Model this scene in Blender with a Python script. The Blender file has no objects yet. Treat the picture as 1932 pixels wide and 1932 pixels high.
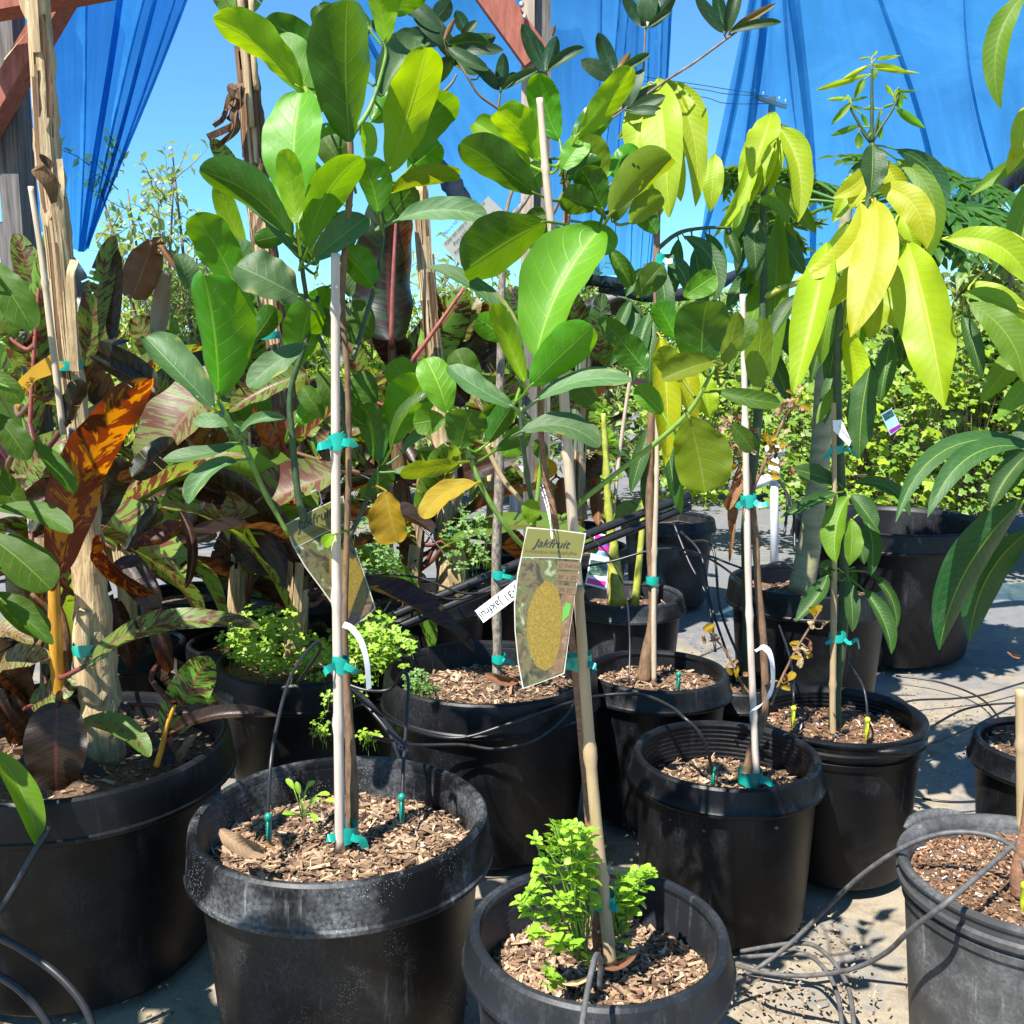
import bpy, math, random
from mathutils import Vector, Matrix, Quaternion, noise as mnoise
R = math.radians
rng = random.Random(7)
scene = bpy.context.scene
# ---------------------------------------------------------------- camera, sky, sun, exposure
CAMZ, PITCH, F = 1.30, R(9.0), 1935.0
cam_d = bpy.data.cameras.new('camera'); cam = bpy.data.objects.new('camera', cam_d)
scene.collection.objects.link(cam)
cam.location = (0, 0, CAMZ); cam.rotation_euler = (R(90) - PITCH, 0, 0)
cam_d.sensor_width = 36; cam_d.lens = 36 * F / 1932; cam_d.clip_start = .05; cam_d.clip_end = 900
scene.camera = cam
SUN_EL, SUN_AZ = R(57), R(-143)          # azimuth of the sun, clockwise from +Y: behind the camera and to the left
world = bpy.data.worlds.new('World'); scene.world = world; world.use_nodes = True
wn = world.node_tree; bg = wn.nodes['Background']
sky = wn.nodes.new('ShaderNodeTexSky'); sky.sky_type = 'NISHITA'; sky.sun_disc = False
sky.sun_elevation = SUN_EL; sky.sun_rotation = SUN_AZ
sky.air_density = 1.0; sky.dust_density = 0; sky.ozone_density = 6; sky.altitude = 800
tint = wn.nodes.new('ShaderNodeMix'); tint.data_type = 'RGBA'; tint.blend_type = 'MULTIPLY'; tint.inputs[0].default_value = 1
tint.inputs[7].default_value = (.64, 1.02, 1.16, 1); wn.links.new(sky.outputs[0], tint.inputs[6])
wn.links.new(tint.outputs[2], bg.inputs[0]); bg.inputs[1].default_value = .085
sun_d = bpy.data.lights.new('sun', 'SUN'); sun_d.energy = 5.0; sun_d.angle = R(.5); sun_d.color = (1, .955, .88)
sun = bpy.data.objects.new('sun', sun_d); scene.collection.objects.link(sun)
to_sun = Vector((math.sin(SUN_AZ) * math.cos(SUN_EL), math.cos(SUN_AZ) * math.cos(SUN_EL), math.sin(SUN_EL)))
sun.rotation_euler = to_sun.to_track_quat('Z', 'Y').to_euler()
vs = scene.view_settings; vs.view_transform = 'Standard'; vs.look = 'None'; vs.exposure = 1.25; vs.gamma = 1
scene.cycles.max_bounces = 8; scene.cycles.transparent_max_bounces = 16

# ---------------------------------------------------------------- placing helpers
CAM = Vector((0, 0, CAMZ)); FWD = Vector((0, math.cos(PITCH), -math.sin(PITCH))); UPV = Vector((0, math.sin(PITCH), math.cos(PITCH)))
def ray(u, v): return FWD + Vector((1, 0, 0)) * ((u - 966) / F) - UPV * ((v - 966) / F)
def P(u, v, Y):                      # point of the line of sight at ground distance Y
    d = ray(u, v); return CAM + d * (Y / d.y)
def G(u, v, z=0.0):                  # point of the line of sight at height z
    d = ray(u, v); return CAM + d * ((z - CAMZ) / d.z)
def mpp(p): return (p - CAM).dot(FWD) / F      # metres per pixel at p
def smooth(pts, n=6):
    pts = [Vector(p) for p in pts]
    if len(pts) < 3: return [pts[0].lerp(pts[-1], i / n) for i in range(n + 1)]
    q = [pts[0] * 2 - pts[1]] + pts + [pts[-1] * 2 - pts[-2]]; out = []
    for i in range(1, len(q) - 2):
        a, b, c, d = q[i - 1:i + 3]
        for k in range(n):
            t = k / n
            out.append(.5 * (2 * b + (c - a) * t + (2 * a - 5 * b + 4 * c - d) * t * t + (3 * b - a - 3 * c + d) * t ** 3))
    out.append(pts[-1]); return out
def lerpl(r, t):
    if not isinstance(r, (list, tuple)): return r
    x = t * (len(r) - 1); i = min(int(x), len(r) - 2) if len(r) > 1 else 0
    return r[i] + (r[min(i + 1, len(r) - 1)] - r[i]) * (x - i)

class MB:
    def __init__(s): s.v = []; s.f = []; s.uv = []; s.m = []; s.off = Vector((0, 0, 0))
    def face(s, idx, uvs=None, m=0):
        s.f.append(idx); s.uv.append(uvs or [(.5, .5)] * len(idx)); s.m.append(m)
    def tube(s, pts, r, seg=8, m=0, n=5, jitter=0, cap=True, raw=False):
        pts = [Vector(p) for p in pts] if raw else smooth(pts, n)
        k0 = len(s.v); N = len(pts)
        t0 = (pts[1] - pts[0]).normalized(); a = t0.orthogonal().normalized()
        for i, p in enumerate(pts):
            t = (pts[min(i + 1, N - 1)] - pts[max(i - 1, 0)]).normalized()
            a = (a - t * a.dot(t)).normalized(); b = t.cross(a); rr = lerpl(r, i / (N - 1))
            for j in range(seg):
                th = 2 * math.pi * j / seg; q = rr * (1 + (rng.uniform(-jitter, jitter) if jitter else 0))
                s.v.append(p + a * (math.cos(th) * q) + b * (math.sin(th) * q))
        for i in range(N - 1):
            for j in range(seg):
                j2 = (j + 1) % seg
                s.face([k0 + i * seg + j, k0 + i * seg + j2, k0 + (i + 1) * seg + j2, k0 + (i + 1) * seg + j],
                       [(.5, i / (N - 1))] * 2 + [(.5, (i + 1) / (N - 1))] * 2, m)
        if cap:
            s.face([k0 + j for j in range(seg)][::-1], None, m); s.face([k0 + (N - 1) * seg + j for j in range(seg)], None, m)
    def lathe(s, prof, c, seg=72, m=0, oval=0, ph=0):
        k0 = len(s.v); c = Vector(c)
        for r, z in prof:
            for j in range(seg):
                th = 2 * math.pi * j / seg; q = r * (1 + oval * math.cos(2 * th + ph) + oval * .4 * math.cos(3 * th + 1.7 * ph) + (oval * 1.1 * mnoise.noise(Vector((math.cos(th) * 1.6 + ph, math.sin(th) * 1.6, z * 5))) if oval else 0))
                s.v.append(c + Vector((math.cos(th) * q, math.sin(th) * q, z)))
        for i in range(len(prof) - 1):
            for j in range(seg):
                j2 = (j + 1) % seg
                s.face([k0 + i * seg + j, k0 + i * seg + j2, k0 + (i + 1) * seg + j2, k0 + (i + 1) * seg + j], None, m)
    def box(s, c, ex, ey, ez, m=0):      # centre and three half-edge vectors
        k0 = len(s.v); c = Vector(c)
        for sx in (-1, 1):
            for sy in (-1, 1):
                for sz in (-1, 1): s.v.append(c + ex * sx + ey * sy + ez * sz)
        for q in ((0, 1, 3, 2), (4, 6, 7, 5), (0, 4, 5, 1), (2, 3, 7, 6), (0, 2, 6, 4), (1, 5, 7, 3)):
            s.face([k0 + i for i in q], None, m)
    def bar(s, a, b, w, d, m=0, side=None):      # rectangular timber from a to b
        a, b = Vector(a), Vector(b); t = (b - a).normalized()
        sd = side or Vector((1, 0, 0)); e = (sd - t * sd.dot(t)).normalized(); g = t.cross(e)
        s.box((a + b) / 2, (b - a) / 2, e * w / 2, g * d / 2, m)
    def ribbon(s, pts, w, wd, m=0, n=5, twist=0):
        pts = smooth(pts, n); k0 = len(s.v); N = len(pts); wd = Vector(wd).normalized()
        for i, p in enumerate(pts):
            t = (pts[min(i + 1, N - 1)] - pts[max(i - 1, 0)]).normalized()
            e = (wd - t * wd.dot(t)).normalized()
            if twist: e = Quaternion(t, twist * i / N) @ e
            s.v += [p - e * w / 2, p + e * w / 2]
        for i in range(N - 1):
            s.face([k0 + 2 * i, k0 + 2 * i + 1, k0 + 2 * i + 3, k0 + 2 * i + 2], [(0, i / N), (1, i / N), (1, (i + 1) / N), (0, (i + 1) / N)], m)
    def leaf(s, p0, p1, w, n, bend=.05, fold=.15, wave=.02, shape='ell', nl=14, nw=3, sc=0, m=0, curl=0, seed=0, tear=0, hole=0):
        p0, p1 = Vector(p0), Vector(p1); A = p1 - p0; L = A.length; t = A / L
        n = (n - t * n.dot(t)).normalized(); b = t.cross(n)
        f, mx = SHAPES[shape]; k0 = len(s.v); ph = seed * 2.4
        mids = []
        for i in range(nl + 1):
            v = i / nl
            mids.append(p0 + A * v + n * (bend * L * 4 * v * (1 - v)) + b * (sc * L * 4 * v * (1 - v)))
        C = 2 * nw + 1
        for i in range(nl + 1):
            v = i / nl; tt = (mids[min(i + 1, nl)] - mids[max(i - 1, 0)]).normalized()
            nn = (n - tt * n.dot(tt)).normalized(); bb = tt.cross(nn)
            hw = w / 2 * max(f(min(max(v, .004), .996)) / mx, .012)
            for j in range(C):
                u = (j - nw) / nw; au = abs(u)
                fo = fold + curl * au
                off = wave * w * (math.sin(v * 11 + ph + (1.3 if u > 0 else 0)) + .6 * math.sin(v * 23 + ph * 2 + (2 if u > 0 else 0))) * au * au
                s.v.append(mids[i] + bb * (u * hw * math.cos(fo)) + nn * (au * hw * math.sin(fo) + off))
        tr = random.Random(seed * 7 + 1); cut = set()
        if tear:
            for i in range(2, nl - 1):
                for sd in (0, 1):
                    if tr.random() < tear:
                        for d in range(tr.randint(1, max(1, nw - 1))): cut.add((i, d if sd == 0 else 2 * nw - 1 - d))
        if hole:
            for q in range(tr.choice((0, 0, 1, 2))): cut.add((tr.randrange(3, nl - 2), tr.randrange(0, 2 * nw)))
        for i in range(nl):
            for j in range(2 * nw):
                if (i, j) in cut: continue
                a = k0 + i * C + j
                s.face([a, a + C, a + C + 1, a + 1],
                       [(j / (2 * nw), i / nl), (j / (2 * nw), (i + 1) / nl), ((j + 1) / (2 * nw), (i + 1) / nl), ((j + 1) / (2 * nw), i / nl)], m)
    def build(s, name, mats, parent=None, smooth_=True, sharp=0):
        me = bpy.data.meshes.new(name); me.from_pydata([tuple(x) for x in s.v], [], s.f)
        mats = mats if isinstance(mats, (list, tuple)) else [mats]
        for mt in mats: me.materials.append(mt)
        me.polygons.foreach_set('material_index', s.m)
        if smooth_: me.polygons.foreach_set('use_smooth', [True] * len(s.f))
        uvl = me.uv_layers.new(name='UVMap'); flat = []
        for q in s.uv:
            for c in q: flat += [c[0], c[1]]
        uvl.data.foreach_set('uv', flat)
        me.update()
        if sharp: me.set_sharp_from_angle(angle=R(sharp))
        o = bpy.data.objects.new(name, me); scene.collection.objects.link(o)
        if parent is not None: attach(o, parent)
        return o
def attach(o, parent):
    o.parent = parent        # parts keep their vertices in world space, so only the thing's own place is undone
    o.matrix_parent_inverse = Matrix.Translation(-parent.location) if parent.parent is None else Matrix.Identity(4)
SHAPES = {}
def _shape(k, f): SHAPES[k] = (f, max(f(i / 200) for i in range(1, 200)))
_shape('obov', lambda v: v ** .62 * (1 - v) ** .46 * (.8 + .2 * v))
_shape('ell', lambda v: v ** .62 * (1 - v) ** .6)
_shape('rnd', lambda v: v ** .5 * (1 - v) ** .45)
_shape('lan', lambda v: v ** .8 * (1 - v) ** .85)
_shape('ban', lambda v: v ** .4 * (1 - v) ** .5)
_shape('tip', lambda v: v ** .45 * (1 - v) ** 1.0)

def thing(name, label, cat, loc, group=None):
    o = bpy.data.objects.new(name, None); scene.collection.objects.link(o)
    o.location = loc; o.empty_display_size = .05; tag(o, label, cat, group); return o
def tag(o, label, cat, group=None):
    o['label'] = label; o['category'] = cat
    if group: o['group'] = group
    return o
def structure(o): o['kind'] = 'structure'; return o
def stuff(o): o['kind'] = 'stuff'; return o

# ---------------------------------------------------------------- material helpers
def nd(nt, typ, props=None, **ins):
    n = nt.nodes.new('ShaderNode' + typ)
    for k, v in (props or {}).items(): setattr(n, k, v)
    for k, v in ins.items():
        key = int(k[1:]) if k[0] == 'i' and k[1:].isdigit() else k.replace('_', ' ')
        s = n.inputs[key]
        if isinstance(v, bpy.types.NodeSocket): nt.links.new(v, s)
        else:
            if isinstance(v, tuple) and len(v) == 3 and s.type == 'RGBA': v = v + (1,)
            s.default_value = v
    return n
def mk(name):
    m = bpy.data.materials.new(name); m.use_nodes = True; nt = m.node_tree; nt.nodes.clear()
    out = nt.nodes.new('ShaderNodeOutputMaterial'); return m, nt, out
def mth(nt, op, a, b=0.0, c=0.0): return nd(nt, 'Math', {'operation': op}, i0=a, i1=b, i2=c).outputs[0]
def mrange(nt, x, a, b, c=0.0, d=1.0): return nd(nt, 'MapRange', {'clamp': True}, i0=x, i1=a, i2=b, i3=c, i4=d).outputs[0]
def mix(nt, f, a, b, mode='MIX'):
    n = nt.nodes.new('ShaderNodeMix'); n.data_type = 'RGBA'; n.blend_type = mode
    for s, v in ((n.inputs[0], f), (n.inputs[6], a), (n.inputs[7], b)):
        if isinstance(v, bpy.types.NodeSocket): nt.links.new(v, s)
        else: s.default_value = (v + (1,)) if isinstance(v, tuple) and len(v) == 3 else v
    return n.outputs[2]
def ntex(nt, vec, scale, detail=4, rough=.55, dist=0.0): return nd(nt, 'TexNoise', {}, Vector=vec, Scale=scale, Detail=detail, Roughness=rough, Distortion=dist).outputs[0]
def mapped(nt, vec, sc): return nd(nt, 'Mapping', {}, Vector=vec, Scale=sc).outputs[0]
def ramp(nt, x, stops):
    n = nt.nodes.new('ShaderNodeValToRGB'); cr = n.color_ramp
    while len(cr.elements) < len(stops): cr.elements.new(.5)
    for e, (p, c) in zip(cr.elements, stops): e.position = p; e.color = c + (1,)
    nt.links.new(x, n.inputs[0]); return n.outputs[0]
def bump(nt, h, strength=.3, dist=.002): return nd(nt, 'Bump', {}, Strength=strength, Distance=dist, Height=h).outputs[0]

def leaf_mat(name, up, low, vein, trans, rough=.35, tr=.35, nv=11, slope=.55, edge=None, pucker=.22, spec=.35, var=.22, vs_=.42):
    m, nt, out = mk(name)
    uv = nd(nt, 'UVMap').outputs[0]; sp = nd(nt, 'SeparateXYZ', {}, i0=uv)
    u, v = sp.outputs[0], sp.outputs[1]
    rnd = nd(nt, 'ObjectInfo').outputs['Random']
    off = nd(nt, 'CombineXYZ', {}, X=mth(nt, 'MULTIPLY', rnd, 37.0), Y=mth(nt, 'MULTIPLY', rnd, 91.0), Z=0.0).outputs[0]
    vec = nd(nt, 'VectorMath', {'operation': 'ADD'}, i0=uv, i1=off).outputs[0]
    nz = ntex(nt, vec, 3.0, 4); nz2 = ntex(nt, vec, 14.0, 3)
    ax = mth(nt, 'ABSOLUTE', mth(nt, 'MULTIPLY', mth(nt, 'SUBTRACT', u, .5), 2.0))
    mid = mrange(nt, ax, .015, .05, 1.0, 0.0)
    arc = mth(nt, 'POWER', ax, 1.25)
    ph = mth(nt, 'SUBTRACT', mth(nt, 'MULTIPLY', mth(nt, 'ADD', v, mth(nt, 'MULTIPLY', nz, .03)), float(nv)), mth(nt, 'MULTIPLY', arc, slope * nv * .42))
    fr = mth(nt, 'PINGPONG', ph, .5)
    line = mth(nt, 'MULTIPLY', mrange(nt, fr, .012, .055, 1.0, 0.0), mrange(nt, ax, .4, .95, 1.0, .15))
    vm = mth(nt, 'MAXIMUM', mid, mth(nt, 'MULTIPLY', line, vs_))
    bf = nd(nt, 'NewGeometry').outputs['Backfacing']
    c_up = mix(nt, mrange(nt, nz, .35, .7), up, tuple(x * 1.35 for x in up))
    c = mix(nt, bf, c_up, low)
    c = mix(nt, mth(nt, 'MULTIPLY', mrange(nt, nz2, .3, .75), .25), c, tuple(x * .6 for x in up))
    c = mix(nt, vm, c, vein)
    if edge: # browned margin and spots
        e = mth(nt, 'MULTIPLY', mrange(nt, nz, .55, .68), mrange(nt, ax, .5, .95))
        c = mix(nt, e, c, edge)
    nz3 = ntex(nt, vec, 26.0, 2, .5); nz4 = ntex(nt, vec, 1.6, 2)
    c = mix(nt, mth(nt, 'MULTIPLY', mrange(nt, nz3, .70, .74), mrange(nt, nz4, .5, .6, 0.0, .8)), c, (.13, .085, .02))
    c = mix(nt, mth(nt, 'MULTIPLY', mrange(nt, ntex(nt, vec, 7.0, 5, .7), .5, .75), .16), c, (.30, .31, .22))
    hs = nd(nt, 'HueSaturation', {}, Hue=mth(nt, 'ADD', .49, mth(nt, 'MULTIPLY', rnd, .02)), Saturation=1.0,
            Value=mth(nt, 'ADD', 1 - var, mth(nt, 'MULTIPLY', rnd, 2 * var)), Fac=1.0, Color=c).outputs[0]
    h = mth(nt, 'ADD', mth(nt, 'MULTIPLY', vm, -.9), mth(nt, 'MULTIPLY', nz2, .5))
    h = mth(nt, 'ADD', h, mth(nt, 'MULTIPLY', fr, pucker * 1.6))
    bp = bump(nt, h, .35, .0025)
    ro = mrange(nt, bf, 0.0, 1.0, rough, min(rough + .2, .8))
    ro = mth(nt, 'ADD', ro, mth(nt, 'MULTIPLY', mth(nt, 'SUBTRACT', nz2, .5), .12))
    pr = nd(nt, 'BsdfPrincipled', {}, Base_Color=hs, Roughness=ro, Normal=bp); pr.inputs['Specular IOR Level'].default_value = spec
    tc = mix(nt, mth(nt, 'MULTIPLY', vm, .5), trans, tuple(min(1, x * 1.3) for x in vein))
    tc = mix(nt, mth(nt, 'MULTIPLY', mrange(nt, nz, .3, .75), .35), tc, tuple(x * .6 for x in trans))
    tl = nd(nt, 'BsdfTranslucent', {}, Color=tc, Normal=bp)
    ms = nd(nt, 'MixShader', {}, i0=tr, i1=pr.outputs[0], i2=tl.outputs[0])
    nt.links.new(ms.outputs[0], out.inputs[0]); return m

def banana_mat(name, green, dark, low, lowdark, trans, tdark, amount=.5, rough=.4, tr=.35, vein=(.30, .05, .07), ys=14.0):
    m, nt, out = mk(name)
    uv = nd(nt, 'UVMap').outputs[0]; sp = nd(nt, 'SeparateXYZ', {}, i0=uv); u, v = sp.outputs[0], sp.outputs[1]
    rnd = nd(nt, 'ObjectInfo').outputs['Random']
    ax = mth(nt, 'ABSOLUTE', mth(nt, 'MULTIPLY', mth(nt, 'SUBTRACT', u, .5), 2.0))
    sv = mth(nt, 'SUBTRACT', v, mth(nt, 'MULTIPLY', ax, .10))
    cv = nd(nt, 'CombineXYZ', {}, X=mth(nt, 'ADD', mth(nt, 'MULTIPLY', u, 1.6), mth(nt, 'MULTIPLY', rnd, 50.0)), Y=mth(nt, 'MULTIPLY', sv, ys), Z=mth(nt, 'MULTIPLY', rnd, 31.0)).outputs[0]
    nz = ntex(nt, cv, 1.6, 5, .6, .6)
    cv2 = nd(nt, 'CombineXYZ', {}, X=mth(nt, 'MULTIPLY', u, 1.0), Y=mth(nt, 'MULTIPLY', sv, 90.0), Z=rnd).outputs[0]
    fine = ntex(nt, cv2, 1.0, 3)
    lo = .5 + (.5 - amount) * .35
    pat = mrange(nt, mth(nt, 'ADD', nz, mth(nt, 'MULTIPLY', mth(nt, 'SUBTRACT', fine, .5), .25)), lo - .02, lo + .03)
    mid = mrange(nt, ax, .03, .07, 1.0, 0.0)
    bf = nd(nt, 'NewGeometry').outputs['Backfacing']
    cu = mix(nt, pat, green, dark); cl = mix(nt, pat, low, lowdark)
    c = mix(nt, mid, mix(nt, bf, cu, cl), vein)
    c = mix(nt, mth(nt, 'MULTIPLY', fine, .3), c, tuple(x * .4 for x in green))
    hs = nd(nt, 'HueSaturation', {}, Hue=.5, Saturation=1.0, Value=mth(nt, 'ADD', .8, mth(nt, 'MULTIPLY', rnd, .4)), Fac=1.0, Color=c).outputs[0]
    bp = bump(nt, fine, .35, .003)
    pr = nd(nt, 'BsdfPrincipled', {}, Base_Color=hs, Roughness=rough, Normal=bp)
    tl = nd(nt, 'BsdfTranslucent', {}, Color=mix(nt, pat, trans, tdark), Normal=bp)
    ms = nd(nt, 'MixShader', {}, i0=tr, i1=pr.outputs[0], i2=tl.outputs[0])
    nt.links.new(ms.outputs[0], out.inputs[0]); return m

def foliage_mat(name, c1, c2, trans, tr=.4, rough=.45):
    m, nt, out = mk(name)
    rpi = nd(nt, 'NewGeometry').outputs['Random Per Island']
    c = mix(nt, rpi, c1, c2)
    uv = nd(nt, 'UVMap').outputs[0]; sp = nd(nt, 'SeparateXYZ', {}, i0=uv)
    ax = mth(nt, 'ABSOLUTE', mth(nt, 'SUBTRACT', sp.outputs[0], .5))
    c = mix(nt, mrange(nt, ax, .02, .06, .5, 0.0), c, tuple(min(1, x * 1.8) for x in c2))
    pr = nd(nt, 'BsdfPrincipled', {}, Base_Color=c, Roughness=rough)
    tl = nd(nt, 'BsdfTranslucent', {}, Color=mix(nt, rpi, tuple(x * .7 for x in trans), trans))
    ms = nd(nt, 'MixShader', {}, i0=tr, i1=pr.outputs[0], i2=tl.outputs[0])
    nt.links.new(ms.outputs[0], out.inputs[0]); return m

def plain(name, c, rough=.5, var=.3, scale=30, c2=None, bumps=.2, metal=0, stretch=(1, 1, 1), spec=.5, bd=.002):
    m, nt, out = mk(name)
    co = nd(nt, 'TexCoord').outputs['Object']; vec = mapped(nt, co, stretch)
    nz = ntex(nt, vec, scale, 6, .6)
    cc = mix(nt, mrange(nt, nz, .3, .7), tuple(x * (1 - var) for x in c), c2 or tuple(min(1, x * (1 + var)) for x in c))
    pr = nd(nt, 'BsdfPrincipled', {}, Base_Color=cc, Roughness=rough, Metallic=metal, Normal=bump(nt, nz, bumps, bd))
    pr.inputs['Specular IOR Level'].default_value = spec
    nt.links.new(pr.outputs[0], out.inputs[0]); return m

def pot_mat(name, base=(.003, .0034, .0042), dust=.17, speck=0.0, rough=.42, streak=.3, dustc=(.12, .125, .135)):
    m, nt, out = mk(name)
    co = nd(nt, 'TexCoord').outputs['Object']
    rnd = nd(nt, 'ObjectInfo').outputs['Random']
    vec = nd(nt, 'VectorMath', {'operation': 'ADD'}, i0=co, i1=nd(nt, 'CombineXYZ', {}, X=mth(nt, 'MULTIPLY', rnd, 9.0), Y=0.0, Z=0.0).outputs[0]).outputs[0]
    a = ntex(nt, vec, 5.0, 6, .65); b = ntex(nt, mapped(nt, vec, (60, 60, 5)), 1.0, 4, .6); c = ntex(nt, vec, 140.0, 3, .6)
    d = mth(nt, 'MULTIPLY', mrange(nt, a, .47, .68), mrange(nt, c, .25, .75))
    sk = mth(nt, 'MULTIPLY', mrange(nt, b, .6, .75), streak)
    f = mth(nt, 'MINIMUM', mth(nt, 'ADD', mth(nt, 'MULTIPLY', d, dust), mth(nt, 'MULTIPLY', sk, mrange(nt, a, .35, .65))), 1.0)
    scr = ntex(nt, mapped(nt, vec, (35, 35, 9)), 4.0, 2, .5, 2.5)     # scratches: thin level lines of a warped noise
    sc_ = mth(nt, 'MULTIPLY', mrange(nt, mth(nt, 'ABSOLUTE', mth(nt, 'SUBTRACT', scr, .56)), .0, .006, 1.0, 0.0), mrange(nt, a, .46, .58))
    f = mth(nt, 'MAXIMUM', f, mth(nt, 'MULTIPLY', sc_, .7))
    col = mix(nt, f, base, dustc)
    if speck:
        vo = nd(nt, 'TexVoronoi', {}, Vector=vec, Scale=230.0); 
        spm = mth(nt, 'MULTIPLY', mrange(nt, vo.outputs['Distance'], .12, .26, 1.0, 0.0), mrange(nt, ntex(nt, vec, 9.0, 3), .54, .68))
        col = mix(nt, mth(nt, 'MULTIPLY', spm, speck), col, (.55, .56, .56))
    ro = mth(nt, 'ADD', rough, mth(nt, 'MULTIPLY', f, .5))
    h = mth(nt, 'ADD', mth(nt, 'MULTIPLY', c, .5), mth(nt, 'MULTIPLY', a, 1.5))
    pr = nd(nt, 'BsdfPrincipled', {}, Base_Color=col, Roughness=ro, Normal=bump(nt, h, .35, .002)); pr.inputs['Specular IOR Level'].default_value = .28
    nt.links.new(pr.outputs[0], out.inputs[0]); return m

def chip_mat(name, stops):
    m, nt, out = mk(name)
    rpi = nd(nt, 'NewGeometry').outputs['Random Per Island']
    co = nd(nt, 'TexCoord').outputs['Object']; nz = ntex(nt, co, 220.0, 3)
    c = mix(nt, mth(nt, 'MULTIPLY', nz, .5), ramp(nt, rpi, stops), (.06, .035, .02))
    pr = nd(nt, 'BsdfPrincipled', {}, Base_Color=c, Roughness=.85, Normal=bump(nt, nz, .5, .002))
    nt.links.new(pr.outputs[0], out.inputs[0]); return m

def cloth_mat(name, col, open_, tint, transl=.35):
    m, nt, out = mk(name)
    uv = nd(nt, 'UVMap').outputs[0]
    nz = ntex(nt, mapped(nt, uv, (40, 3, 1)), 1.0, 4)
    w = nd(nt, 'TexWave', {'wave_type': 'BANDS', 'bands_direction': 'X'}, Vector=uv, Scale=130.0, Distortion=.4, Detail=1.0).outputs['Fac']
    w2 = nd(nt, 'TexWave', {'wave_type': 'BANDS', 'bands_direction': 'Y'}, Vector=uv, Scale=110.0, Distortion=.4, Detail=1.0).outputs['Fac']
    st = ntex(nt, mapped(nt, uv, (26, 1.6, 1)), 1.0, 5, .6, .8); st2 = ntex(nt, mapped(nt, uv, (5, 4, 1)), 1.0, 4, .6, 1.0)
    c = mix(nt, mrange(nt, nz, .3, .7), tuple(x * .75 for x in col), col)
    c = mix(nt, mrange(nt, st2, .45, .7), c, tuple(min(1, x * 1.25 + .04) for x in col))
    df = nd(nt, 'BsdfDiffuse', {}, Color=c); tl = nd(nt, 'BsdfTranslucent', {}, Color=c)
    a = nd(nt, 'MixShader', {}, i0=transl, i1=df.outputs[0], i2=tl.outputs[0])
    tp = nd(nt, 'BsdfTransparent', {}, Color=tint)
    fac = mth(nt, 'ADD', open_ - .08, mth(nt, 'MULTIPLY', mth(nt, 'MULTIPLY', w, w2), .3))
    fac = mth(nt, 'ADD', fac, mth(nt, 'MULTIPLY', mth(nt, 'SUBTRACT', st, .5), .55))
    ms = nd(nt, 'MixShader', {}, i0=mth(nt, 'MINIMUM', mth(nt, 'MAXIMUM', fac, 0.0), .95), i1=a.outputs[0], i2=tp.outputs[0])
    nt.links.new(ms.outputs[0], out.inputs[0]); return m

M = {}
M['jy'] = leaf_mat('young_jackfruit_leaf', (.17, .33, .004), (.17, .33, .01), (.34, .48, .05), (.46, .66, .0), rough=.4, tr=.48, nv=7, spec=.3)
M['jg'] = leaf_mat('jackfruit_leaf', (.045, .19, .003), (.075, .195, .004), (.19, .36, .03), (.27, .50, .0), rough=.32, tr=.42, nv=7, spec=.35)
M['jh'] = leaf_mat('glossy_jackfruit_leaf', (.085, .38, .002), (.10, .29, .01), (.27, .52, .05), (.28, .60, .0), rough=.26, tr=.32, nv=7, var=.06, spec=.4)
M['jd'] = leaf_mat('dark_jackfruit_leaf', (.022, .082, .003), (.045, .11, .004), (.13, .24, .02), (.16, .32, .0), rough=.34, tr=.38, nv=7, spec=.35)
M['jb'] = leaf_mat('sky_tinted_mature_jackfruit_leaf', (.030, .095, .032), (.06, .13, .035), (.14, .24, .09), (.08, .24, .01), rough=.36, tr=.2, nv=7, edge=(.28, .26, .06), spec=.45)  # blue-grey of reflected sky mixed into the mature leaf green
M['jo'] = leaf_mat('yellowing_jackfruit_leaf', (.34, .22, .006), (.34, .22, .01), (.36, .28, .03), (.50, .30, .0), rough=.45, tr=.4, nv=7, edge=(.14, .08, .01), spec=.3)
M['jv'] = leaf_mat('olive_jackfruit_leaf', (.12, .19, .006), (.13, .18, .008), (.24, .29, .03), (.34, .42, .0), rough=.4, tr=.42, nv=7, edge=(.12, .10, .01), spec=.3)
M['ml'] = leaf_mat('lime_mango_leaf', (.34, .46, .003), (.30, .42, .01), (.52, .56, .06), (.56, .68, .0), rough=.3, tr=.42, nv=17, slope=.25, vs_=.14, var=.12, pucker=.3, spec=.45)
M['my'] = leaf_mat('yellow_mango_leaf', (.42, .43, .003), (.38, .39, .008), (.54, .52, .05), (.64, .62, .0), rough=.32, tr=.44, nv=17, slope=.25, vs_=.2, var=.12, pucker=.3, spec=.45)
M['mm'] = leaf_mat('green_mango_leaf', (.08, .22, .006), (.12, .24, .012), (.28, .40, .05), (.28, .48, .0), rough=.32, tr=.4, nv=17, slope=.25, vs_=.25, spec=.4)
M['md'] = leaf_mat('dark_mango_leaf', (.012, .065, .018), (.032, .09, .016), (.20, .32, .03), (.08, .24, .005), rough=.32, tr=.27, nv=17, slope=.25, vs_=.18, spec=.45, pucker=.3)
M['sp'] = leaf_mat('leathery_dark_leaf', (.008, .036, .010), (.022, .06, .014), (.05, .10, .03), (.06, .18, .005), rough=.3, tr=.22, nv=14, slope=.3, vs_=.1, spec=.4, pucker=.15)
M['br'] = leaf_mat('bronze_new_leaf', (.16, .08, .02), (.16, .10, .03), (.25, .16, .05), (.35, .18, .03), rough=.35, tr=.3, nv=12, vs_=.2)
M['bv'] = banana_mat('striped_banana_leaf', (.17, .36, .04), (.075, .012, .014), (.13, .20, .03), (.10, .012, .014), (.36, .50, .02), (.20, .03, .01), .46)
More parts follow.
